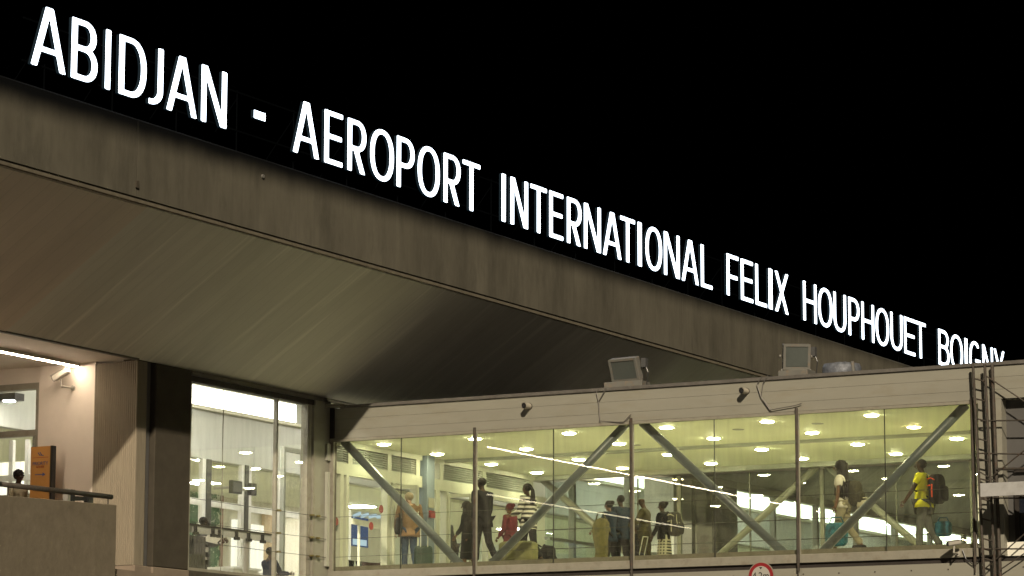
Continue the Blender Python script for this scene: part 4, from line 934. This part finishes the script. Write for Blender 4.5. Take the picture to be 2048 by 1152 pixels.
def person(label, x, y, z, H=1.75, rz=90, female=False, skin=None, hair='short', hairm=None, top=None, bottom=None, coat=False, skirt=False, sleeve='long',
           la=(-10, 8, 15), ra=(5, 8, 15), lw=12, head_turn=0, head_dip=0, shoes=None, lean=2, seated=False, group='travellers', bald=False, wide=1.0):
    """la / ra: arm swing (deg, + is forward), spread, elbow bend; lw: half stride"""
    k = H/1.75; t = thing('person', label, 'person', (x, y, z), math.radians(rz), group)
    skin = skin or SKIN_D; hairm = hairm or HAIR
    sw = (.155 if female else .18)*wide; hw = .095 if female else .09
    ls = math.radians(lean)
    def up(h, off=0): return (0, math.sin(ls)*(h-.93)+off, h) if h > .93 else (0, off, h)
    P = {'pel': (0, 0, .95), 'wai': up(1.09), 'che': up(1.27, .01), 'upc': up(1.40), 'nk0': up(1.47, .0), 'nk1': up(1.53, .015)}
    ht = math.radians(head_turn); dp = math.radians(head_dip)
    hb = Vector(P['nk1'])
    def hp(a, b, c):   # head-local -> body
        v = Vector((a, b*math.cos(dp)+c*math.sin(dp), c*math.cos(dp)-b*math.sin(dp))); v = Matrix.Rotation(ht, 3, 'Z') @ v; return tuple(hb+v)
    V = [P['pel'], P['wai'], P['che'], P['upc'], P['nk0'], P['nk1'], hp(0, .03, .07), hp(0, .022, .13), hp(0, .01, .185)]
    r0 = (.125 if female else .13)*wide
    Rd = [r0+.01, (.098 if female else .118)*wide, .125*wide, .10*wide, .055, .05, .067, .086, .066]
    E = [(i, i+1) for i in range(8)]
    J = {}
    for s, (sg, arm) in (('l', (-1, la)), ('r', (1, ra))):
        sh = Vector(P['upc'])+Vector((sg*sw, 0, .02)); a, sp_, el = map(math.radians, arm)
        d = Vector((sg*math.sin(sp_), math.sin(a)*math.cos(sp_), -math.cos(a)*math.cos(sp_)))
        elb = sh+d*.29; a2 = a+el
        d2 = Vector((sg*math.sin(sp_)*.3, math.sin(a2), -math.cos(a2))).normalized(); wr = elb+d2*.25; pm = wr+d2*.06
        J[s] = (sh, elb, wr, pm, d2, sg)
        i = len(V); V += [tuple(sh), tuple(sh.lerp(elb, .5)), tuple(elb), tuple(elb.lerp(wr, .4)), tuple(wr), tuple(pm)]
        Rd += [.058, .05, .042, .039, .027, .033]; E += [(3, i)]+[(i+j, i+j+1) for j in range(5)]
    LG = {}
    for s, sg in (('l', -1), ('r', 1)):
        st = lw*(1 if s == 'l' else -1); a = math.radians(st)
        hip = Vector((sg*hw, 0, .90))
        if seated: kn = hip+Vector((0, .42, .0)); an = kn+Vector((0, .0, -.42))
        else:
            kb_ = math.radians(6 if st > 0 else 24 if lw > 3 else 4)
            kn = hip+Vector((0, math.sin(a)*.42, -math.cos(a)*.42)); an = kn+Vector((0, math.sin(a-kb_)*.41, -math.cos(a-kb_)*.41))
        toe = an+Vector((sg*.015, .14, -.035)); LG[s] = (hip, kn, an, toe)
        i = len(V); V += [tuple(hip), tuple(hip.lerp(kn, .5)), tuple(kn), tuple(kn.lerp(an, .35)), tuple(an), tuple(toe)]
        Rd += [.088, .08, .056, .055, .038, .032]; E += [(0, i)]+[(i+j, i+j+1) for j in range(5)]
    mb = from_mesh(MB(), skin_mesh(V, E, Rd, 0))
    # fingers, thumbs, ears, nose, eyes, mouth grown onto the body mesh
    for s in 'lr':
        sh, elb, wr, pm, d2, sg = J[s]; side = Vector((0, 1, 0)) if abs(d2.y) < .8 else Vector((0, 0, 1)); side = (side-d2*side.dot(d2)).normalized(); inn = Vector((-sg, 0, 0))
        for q, L in enumerate((.070, .078, .074, .060)):
            b = pm+side*(.027-.018*q)+d2*.012; kn_ = b+d2*L*.5+inn*.004; tp_ = kn_+(d2*.8+inn*.5)*L*.5
            mb.tube(b, kn_, .0095, .0085, n=6).tube(kn_, tp_, .0085, .006, n=6)
        b = wr+side*.025+d2*.02; kn_ = b+side*.022+d2*.028+inn*.008; mb.tube(b, kn_, .012, .010, n=6).tube(kn_, kn_+d2*.028+inn*.006, .010, .007, n=6)
    mb.ball(hp(0, .118, .085), .018, .7, 1, 1.2, n=8)
    for sg in (-1, 1): mb.ball(hp(sg*.083, .012, .10), .026, .35, .8, 1.2, n=8); mb.ball(hp(sg*.032, .098, .108), .012, n=8, mi=1)
    mb.ball(hp(0, .100, .045), .024, 1, .4, .35, n=8, mi=2)
    S_ = lambda m_: [setattr(m_, 'v', [tuple(c*k for c in v) for v in m_.v]), m_][1]
    build_local(S_(mb), 'body', [skin, EYE, cmat((.10, .03, .03), .5)], t, smooth=True)
    # clothing follows the body
    def cloth(name, V, E, Rd, m_, root=0, hem=None):
        me = skin_mesh(V, E, Rd, root); q = MB(); ns = [v.normal.copy() for v in me.vertices]; from_mesh(q, me)
        q.v = [tuple(Vector(p)+n_*(.011*mnoise.noise(Vector((p[0]*16+x, p[1]*16+y, p[2]*7)))+.006*mnoise.noise(Vector((p[0]*40, p[1]*40, p[2]*22+x))))) for p, n_ in zip(q.v, ns)]
        if hem:
            z1_, z0_, fl = hem; rs = []
            for i in range(7):
                f_ = i/6; zz_ = z1_+(z0_-z1_)*f_; cy = P['wai'][1]*(1-f_)
                rs.append([((r0+.030+fl*f_-.035*(1-f_)**2+.006*math.sin(5*a+3*f_+x))*math.cos(a)*1.22, cy+(r0+.012+fl*f_-.03*(1-f_)**2+.006*math.sin(5*a+x))*math.sin(a), zz_) for a in [2*math.pi*j/30 for j in range(30)]])
            q.rings(rs)
        build_local(S_(q), name, m_, t, smooth=True)
    if top is not None:
        V2 = [P['pel'] if not coat else (0, 0, .90), P['wai'], P['che'], P['upc'], tuple(Vector(P['nk0'])+Vector((0, 0, -.005)))]
        g = .02 if not coat else .034
        R2 = [r0+g+.006, (.105 if female else .122)*wide+g, .128*wide+g, .103*wide+g, .052+g*.5]; E2 = [(0, 1), (1, 2), (2, 3), (3, 4)]
        for s in 'lr':
            sh, elb, wr, pm, d2, sg = J[s]; i = len(V2)
            if sleeve == 'long': V2 += [tuple(sh), tuple(sh.lerp(elb, .5)), tuple(elb), tuple(elb.lerp(wr, .5)), tuple(elb.lerp(wr, .93))]; R2 += [.064+g*.6, .06+g*.4, .054+g*.3, .05+g*.2, .043]; E2 += [(3, i)]+[(i+j, i+j+1) for j in range(4)]
            elif sleeve == 'short': V2 += [tuple(sh), tuple(sh.lerp(elb, .35)), tuple(sh.lerp(elb, .62))]; R2 += [.066+g*.6, .064+g*.5, .066+g*.4]; E2 += [(3, i), (i, i+1), (i+1, i+2)]
        cloth('jacket' if coat else 'shirt', V2, E2, R2, top, hem=(1.14, .78, .022) if coat else (1.14, .86, .004))
    if bottom is not None:
        if skirt:
            rs = []
            for z_, r_ in ((1.04, .12), (.95, .155), (.80, .175), (.60, .19), (.40, .205)): rs.append([((r_+.012*math.sin(5*a))*math.cos(a), (r_+.012*math.sin(5*a))*math.sin(a)*.85, z_) for a in [2*math.pi*i/28 for i in range(28)]])
            build_local(S_(MB().rings(rs)), 'skirt', bottom, t, smooth=True)
        else:
            V3 = [(0, 0, .97)]; R3 = [r0+.014]; E3 = []
            for s in 'lr':
                hip, kn, an, toe = LG[s]; i = len(V3); V3 += [tuple(hip), tuple(hip.lerp(kn, .5)), tuple(kn), tuple(kn.lerp(an, .5)), tuple(kn.lerp(an, .93))]
                R3 += [.102, .094, .074, .070, .066]; E3 += [(0, i)]+[(i+j, i+j+1) for j in range(4)]
            cloth('trousers', V3, E3, R3, bottom)
    sm_ = MB()
    for s in 'lr':
        hip, kn, an, toe = LG[s]; sm_.rbox((an.x, an.y+.06, an.z-.03), .10, .28, .10, .6)
    build_local(S_(sm_), 'shoes', shoes or cmat((.02, .018, .016), .4), t, smooth=True)
    # hair
    hm = MB(); random.seed(len(label))
    if hair == 'short': hm.ball(hp(0, -.006, .135), .097, .93, 1.08, .95, n=18, jit=.02)
    elif hair == 'fringe': hm.ball(hp(0, -.03, .115), .092, .98, .9, .95, n=18, jit=.02)
    elif hair == 'curly':
        hm.ball(hp(0, -.01, .14), .100, 1, 1.05, .95, n=18, jit=.06)
        for i in range(60):
            v = Vector((random.gauss(0, 1), random.gauss(-.2, 1), random.gauss(.6, .7))).normalized(); hm.ball(hp(v.x*.10, v.y*.10, .14+v.z*.10), random.uniform(.012, .022), n=6)
    elif hair == 'bun': hm.ball(hp(0, -.008, .135), .098, .95, 1.08, .95, n=18, jit=.02).ball(hp(0, -.11, .17), .05, n=12, jit=.05)
    elif hair == 'ponytail': 
        hm.ball(hp(0, -.008, .135), .098, .95, 1.08, .95, n=18, jit=.02).ball(hp(0, -.10, .15), .035, n=10)
        for i in range(16):
            o_ = random.gauss(0, .018); hm.path([hp(o_, -.11, .15), hp(o_*1.5, -.17, .06), hp(o_*2.2, -.18, -.10), hp(o_*2, -.155+random.gauss(0, .01), -.24+random.gauss(0, .02))], .011, n=6)
    elif hair == 'long':
        hm.ball(hp(0, -.012, .135), .112, 1.0, 1.05, .98, n=18, jit=.03); rg = []
        for z_, rx_, ry_, cy_ in ((.17, .10, .10, -.03), (.08, .118, .10, -.045), (-.02, .135, .085, -.065), (-.12, .155, .08, -.075), (-.22, .16, .07, -.085), (-.32, .13, .05, -.09), (-.42, .07, .03, -.09)):
            rg.append([hp(rx_*math.cos(a)*(1+random.uniform(-.07, .07)), cy_+ry_*math.sin(a)*(1+random.uniform(-.08, .08)), z_+random.uniform(-.015, .015)) for a in [2*math.pi*j/26 for j in range(26)]])
        hm.rings(rg)
        for i in range(150):
            a = random.uniform(-3.5, .35); rx = math.cos(a)*.095; ry = math.sin(a)*.085; w_ = random.gauss(0, .008)
            L = random.uniform(-.36, -.50); hm.path([hp(rx*.8, ry*.9, .18), hp(rx*1.08, ry*1.25, .05), hp(rx*1.5+w_, ry*1.5-.01, -.10), hp(rx*1.75+w_*3, ry*1.5-.02, L*.6), hp(rx*1.7+w_*4, ry*1.4-.03, L)], .014, n=5)
    elif hair == 'stub': hm.ball(hp(0, -.01, .13), .090, .93, 1.05, .96, n=18)
    if hair: build_local(S_(hm), 'hair', hairm, t, smooth=True)
    t['k'] = k; return t
def local_thing(name, label, cat, host_xy, z, rz, group=None): return thing(name, label, cat, (host_xy[0], host_xy[1], z), math.radians(rz), group)
def backpack(label, x, y, z, rz, col, trim=None, s=1.0):
    """on the back: local -Y is behind the wearer"""
    t = thing('backpack', label, 'backpack', (x, y, z), math.radians(rz), 'bags carried by travellers')
    build_local(MB().rbox((0, -.24*s, 1.22), .32*s, .22*s, .50*s, .55), 'bag', col, t, smooth=True)
    build_local(MB().rbox((0, -.36*s, 1.13), .24*s, .10*s, .26*s, .55), 'front_pocket', col, t, smooth=True)
    st = MB()
    for sg in (-1, 1): st.path([(sg*.10, -.14, 1.44), (sg*.11, .0, 1.50), (sg*.12, .135, 1.38), (sg*.15, .12, 1.2), (sg*.165, -.02, 1.14), (sg*.13, -.15, 1.06)], .017, n=6)
    build_local(st, 'strap', col, t)
    if trim:
        tr = MB()
        for sg in (-1, 1): tr.path([(sg*.09, -.345, 1.42), (sg*.12, -.37, 1.28), (sg*.10, -.40, 1.12)], .009, n=6)
        tr.path([(-.10, -.41, 1.24), (.10, -.41, 1.24)], .009, n=6).path([(-.165*s, -.17, 1.40), (-.178*s, -.25, 1.42), (-.165*s, -.33, 1.38)], .011, n=6).path([(-.172*s, -.27, 1.30), (-.180*s, -.275, 1.18), (-.172*s, -.27, 1.05)], .014, n=6).path([(-.175*s, -.18, 1.27), (-.182*s, -.24, 1.28)], .011, n=6)
        build_local(tr, 'piping', trim, t)
    return t
def suitcase(label, x, y, z, rz, col, w=.42, h=.62, d=.25, handle=True, lean=0):
    t = thing('suitcase', label, 'suitcase', (x, y, z), math.radians(rz), 'luggage of travellers')
    R = Matrix.Rotation(math.radians(lean), 4, 'X')
    def q(mb): mb.v = [tuple(R @ Vector(v)) for v in mb.v]; return mb
    build_local(q(MB().rbox((0, 0, h/2+.05), w, d, h, .35, 20, 10)), 'shell', col, t, smooth=True)
    wh = MB()
    for sx in (-1, 1): wh.tube((sx*w*.38, -d*.35, .035), (sx*w*.38+.025, -d*.35, .035), .035)
    build_local(q(wh), 'wheel', 'black_plastic', t)
    if handle: build_local(q(MB().path([(-w*.2, -d*.4, h), (-w*.2, -d*.4, h+.42), (w*.2, -d*.4, h+.42), (w*.2, -d*.4, h)], .011, n=8)), 'handle', 'alu', t)
    build_local(q(MB().bar((-w*.35, d/2+.003, h*.35+.05), (w*.35, d/2+.003, h*.35+.05), .01, .05).bar((-w*.35, d/2+.003, h*.7+.05), (w*.35, d/2+.003, h*.7+.05), .01, .02)), 'strap', 'black_plastic', t)
    return t
def handbag(label, x, y, z, rz, col, w=.34, h=.26, hz=.75, d=.14, cat='bag'):
    t = thing('shoulder_bag', label, cat, (x, y, z), math.radians(rz), 'bags carried by travellers')
    build_local(MB().rbox((0, 0, hz), d, w, h, .5), 'bag', col, t, smooth=True)
    build_local(MB().path([(0, -w*.35, hz+h*.4), (0, -w*.2, hz+h*.72), (0, w*.2, hz+h*.72), (0, w*.35, hz+h*.4)], .012, n=6), 'strap', col, t)
    return t

Fz = FLOOR+.002
def pos(px, y): return Xof(px, y), y
navy = cmat((.009, .017, .030)); black = cmat((.006, .006, .0065)); olive = cmat((.050, .042, .020)); tan = cmat((.15, .088, .048)); denim = cmat((.016, .026, .045))
grey = cmat((.060, .060, .055)); white = cmat((.42, .39, .33)); cream = cmat((.26, .24, .17)); yellow = cmat((.60, .55, .03), .8, .06); pink = cmat((.085, .015, .022)); maroon = cmat((.055, .012, .017))
mustard = cmat((.08, .068, .028), .9, .35, 9); teal = cmat((.014, .06, .085), .7, .5, 18); khaki = cmat((.17, .15, .095)); orange = cmat((.75, .07, .015))
check = stripe_mat((.30, .27, .2), (.012, .012, .012), 16, 'Z', True); stripes = stripe_mat((.36, .34, .29), (.02, .018, .015), 11)

# -- right-hand pair
x, y = pos(1846, 55.6)
person('walker in a bright yellow T-shirt and grey trousers at the right end of the bridge', x, y, Fz, 1.86, 95, top=yellow, bottom=grey, sleeve='short', la=(22, 20, 12), ra=(-8, 8, 10), lw=9, hair='stub', wide=1.2)
backpack('black backpack with orange piping worn over the yellow T-shirt', x, y, Fz+.04, 95-10, black, orange, 1.18)
handbag('blue patterned bag hanging behind the walker in the yellow T-shirt', x+.34, y+.12, Fz, 95, teal, .34, .30, .50)
x, y = pos(1684, 54.7)
person('woman with very long black hair, white top and pale trousers', x, y, Fz, 1.80, 100, True, SKIN_M, 'long', None, white, khaki, sleeve='short', la=(4, 10, 8), ra=(-14, 10, 20), lw=13)
backpack('dark camouflage backpack worn by the woman with very long hair', x+.03, y, Fz-.06, 88, cmat((.026, .024, .014), .85, .6, 22), None, 1.0)
handbag('turquoise printed carrier bag held low by the woman with very long hair', x-.02, y-.28, Fz, 100, cmat((.014, .07, .088), .7, .75, 16), .44, .46, .36, .22, 'carrier bag')
handbag('cream tote behind the woman with very long hair', x+.45, y-.05, Fz, 100, cream, .26, .20, .92, .12)

# -- centre group
x, y = pos(1243, 58.6)
person('man in a dark blue jacket seen from behind, next to the woman in yellow', x, y, Fz, 1.76, 60, top=navy, bottom=black, coat=True, la=(-6, 12, 12), ra=(4, 10, 20), lw=5, hair='stub', wide=1.12)
suitcase('dark trolley case with pale handle pulled by the man in dark blue', x+.42, y-.25, Fz, 70, black, .36, .45, .22, lean=18)
x, y = pos(1220, 58.0)
person('woman with a mustard wrap over dark clothes beside the man in dark blue', x, y, Fz, 1.58, 80, True, SKIN_M, 'bun', None, navy, black, coat=True, la=(20, 12, 40), ra=(4, 8, 20), lw=5)
hd = thing('holdall', 'bulky mustard yellow holdall slung from the woman beside the man in dark blue', 'holdall', (x-.08, y-.27, Fz), math.radians(80), 'bags carried by travellers')
random.seed(11); rg = []
for z_, a_, b_ in ((.18, .10, .07), (.30, .17, .09), (.48, .15, .10), (.66, .17, .11), (.78, .19, .11), (.95, .21, .13), (1.08, .19, .12), (1.15, .14, .09), (1.19, .04, .03)):
    rg.append([(b_*math.cos(t_)*(1+random.uniform(-.07, .07)), .02*math.sin(z_*9)+a_*math.sin(t_)*(1+random.uniform(-.07, .07)), z_+random.uniform(-.01, .01)) for t_ in [2*math.pi*i/22 for i in range(22)]])
build_local(MB().rings(rg), 'bag', mustard, hd, smooth=True)
build_local(MB().path([(0, -.16, 1.10), (-.03, -.08, 1.30), (-.03, .06, 1.31), (0, .15, 1.10)], .014, n=6), 'strap', mustard, hd)
build_local(MB().rbox((.15, 0, .92), .06, .26, .20, .5), 'side_pocket', mustard, hd, smooth=True)
x, y = pos(1290, 58.9)
person('bald man in a brown olive shirt looking down, right of the centre post', x, y, Fz, 1.72, 100, top=olive, bottom=olive, la=(25, 8, 50), ra=(5, 8, 25), lw=4, hair=None, head_dip=12)
x, y = pos(1327, 58.9)
person('shorter person in dark top and chequered skirt under a backpack', x, y, Fz, 1.60, 85, True, SKIN_D, 'bun', None, black, check, skirt=True, la=(10, 8, 20), ra=(0, 8, 10), lw=5)
backpack('dark rucksack with pale straps worn above the chequered skirt', x+.02, y, Fz-.12, 85, cmat((.022, .020, .017)), cream, 1.05)
x, y = pos(1275, 60.3)
person('child in dark clothes half hidden beside the bald man', x, y, Fz, 1.25, 95, True, SKIN_D, 'bun', None, black, black, lw=4)

# -- left group
x, y = pos(1057, 54.9)
person('woman in a black and white striped jumper with a ponytail', x, y, Fz, 1.70, 75, True, SKIN_M, 'ponytail', None, stripes, black, la=(10, 10, 65), ra=(0, 8, 25), lw=9, coat=True)
x2, y2 = pos(1098, 55.4)
backpack('dark rucksack standing low behind the striped jumper', x2-.2, y2, Fz-1.02, 70, black, None, 1.0)
x, y = pos(1022, 57.6)
person('woman in a raspberry cardigan with a red headscarf', x, y, Fz, 1.58, 80, True, SKIN_M, 'bun', maroon, pink, maroon, coat=True, la=(8, 8, 30), ra=(0, 8, 20), lw=6)
x, y = pos(1037, 54.1)
sc1 = suitcase('boxy olive yellow case in front of the woman in stripes', x, y, Fz-.02, 8, cmat((.11, .105, .045), .7), .78, .42, .35, handle=False)
x, y = pos(966, 54.6)
person('tall man in a long black coat just right of the glazing post', x, y, Fz, 1.84, 70, top=black, bottom=black, coat=True, la=(-12, 12, 18), ra=(8, 8, 15), lw=10, hair='stub', wide=1.05)
x, y = pos(936, 57.0)
person('woman with loose black hair and dark dress left of the glazing post', x, y, Fz, 1.60, 100, True, SKIN_M, 'long', None, black, black, skirt=True, la=(10, 10, 25), ra=(0, 8, 10), lw=6)
x, y = pos(906, 58.6)
person('traveller in black bending forward behind the brace', x, y, Fz, 1.52, 90, True, SKIN_D, 'short', None, black, black, lean=22, coat=True, lw=8)
x, y = pos(820, 55.7)
person('fair haired man in a tan jacket and jeans near the glass doors', x, y, Fz, 1.74, 45, False, SKIN_L, 'fringe', HAIR_L, tan, denim, coat=True, la=(-5, 12, 15), ra=(10, 12, 25), lw=5, head_turn=15, head_dip=8, wide=1.15)
x2, y2 = pos(848, 55.4)
suitcase('dark suitcase at the right hand of the man in the tan jacket', x2, y2, Fz, 40, cmat((.02, .03, .025)), .38, .50, .24, handle=True)
x2, y2 = pos(798, 55.5)
handbag('dark shoulder bag at the left side of the man in the tan jacket', x2, y2, Fz, 45, black, .30, .36, 1.0, .14)
x, y = pos(765, 59.5)
person('woman in a dark red top standing in the doorway', x, y, Fz, 1.60, 60, True, SKIN_M, 'bun', None, maroon, check, skirt=True, la=(5, 8, 30), ra=(0, 8, 10), lw=5)
x2, y2 = pos(750, 58.0)
suitcase('grey upright bag with pink pattern beside the woman in the doorway', x2, y2, Fz, 60, cmat((.10, .065, .06), .8, .6, 24), .40, .55, .25, lean=-16)
x, y = pos(712, 57.5)
person('figure in dark clothing far left behind the bridge glass', x, y, Fz, 1.50, 60, False, SKIN_D, 'short', None, black, black, lw=4)
x, y = Xof(673, 55.6), 55.6
person('child in a black hooded top at the very left of the bridge glass', x, y, Fz, 1.22, 90, False, SKIN_D, 'short', None, black, black, coat=True, lw=4)

# -- people in the hall window and on the balcony
zw = 5.50
hx = -35.2
q = at(404, 1033, 'x', hx)
person('person reading a white paper behind the rail in the terminal window', hx, q.y, q.z-1.72, 1.72, -60, False, SKIN_D, 'stub', None, stripe_mat((.5, .48, .46), (.05, .05, .05), 5), black, la=(30, 8, 75), ra=(30, 8, 75), lw=3, head_turn=30, group='people inside the hall')
pp = thing('paper_sheets', 'white paper sheets held by the reader in the terminal window', 'papers', (hx+.3, q.y+.25, q.z-.5))
pa = at(426, 1078, 'x', hx+.40)
MB().bar((pa.x-.02, pa.y-.20, pa.z+.02), (pa.x+.05, pa.y+.16, pa.z-.02), .006, .17, up=(.6, .1, 1)).build('sheet', 'white_frame', pp)
q = at(538, 1098, 'x', -35.6)
person('seated person in a dark shirt at the lower right of the terminal window', -35.6, q.y, q.z-1.64, 1.68, -20, False, SKIN_D, 'short', None, cmat((.015, .018, .03)), black, la=(30, 8, 60), ra=(30, 8, 60), lw=0, group='people inside the hall')
# grey slatted lockers behind the rail
lk = thing('slatted_screen', 'grey upright slatted screen beside the reader in the window', 'screen', (-35.0, Yof(395, -35), 5.5))
m = MB()
for px in (383, 388.5, 394, 399.5, 405, 410.5):
    yq = Yof(px, -34.6); m.box(-34.64, -34.60, yq, yq+.075, 5.5, at(395, 1072, 'x', -34.6).z)
m.build('slat', 'mid_grey', lk)
MB().box(-34.66, -34.58, Yof(381, -34.6), Yof(416, -34.6), 5.5, 5.62).build('base', 'alu', lk)
q = at(35, 942, 'y', 45.9)
person('person with curly black hair and pale top behind the balcony handrail', q.x, 45.9, q.z-1.70, 1.70, -100, False, SKIN_D, 'curly', None, cream, grey, lw=3, group='people on the balcony')
for o in list(bpy.data.objects):
    if 'k' in o: del o['k']
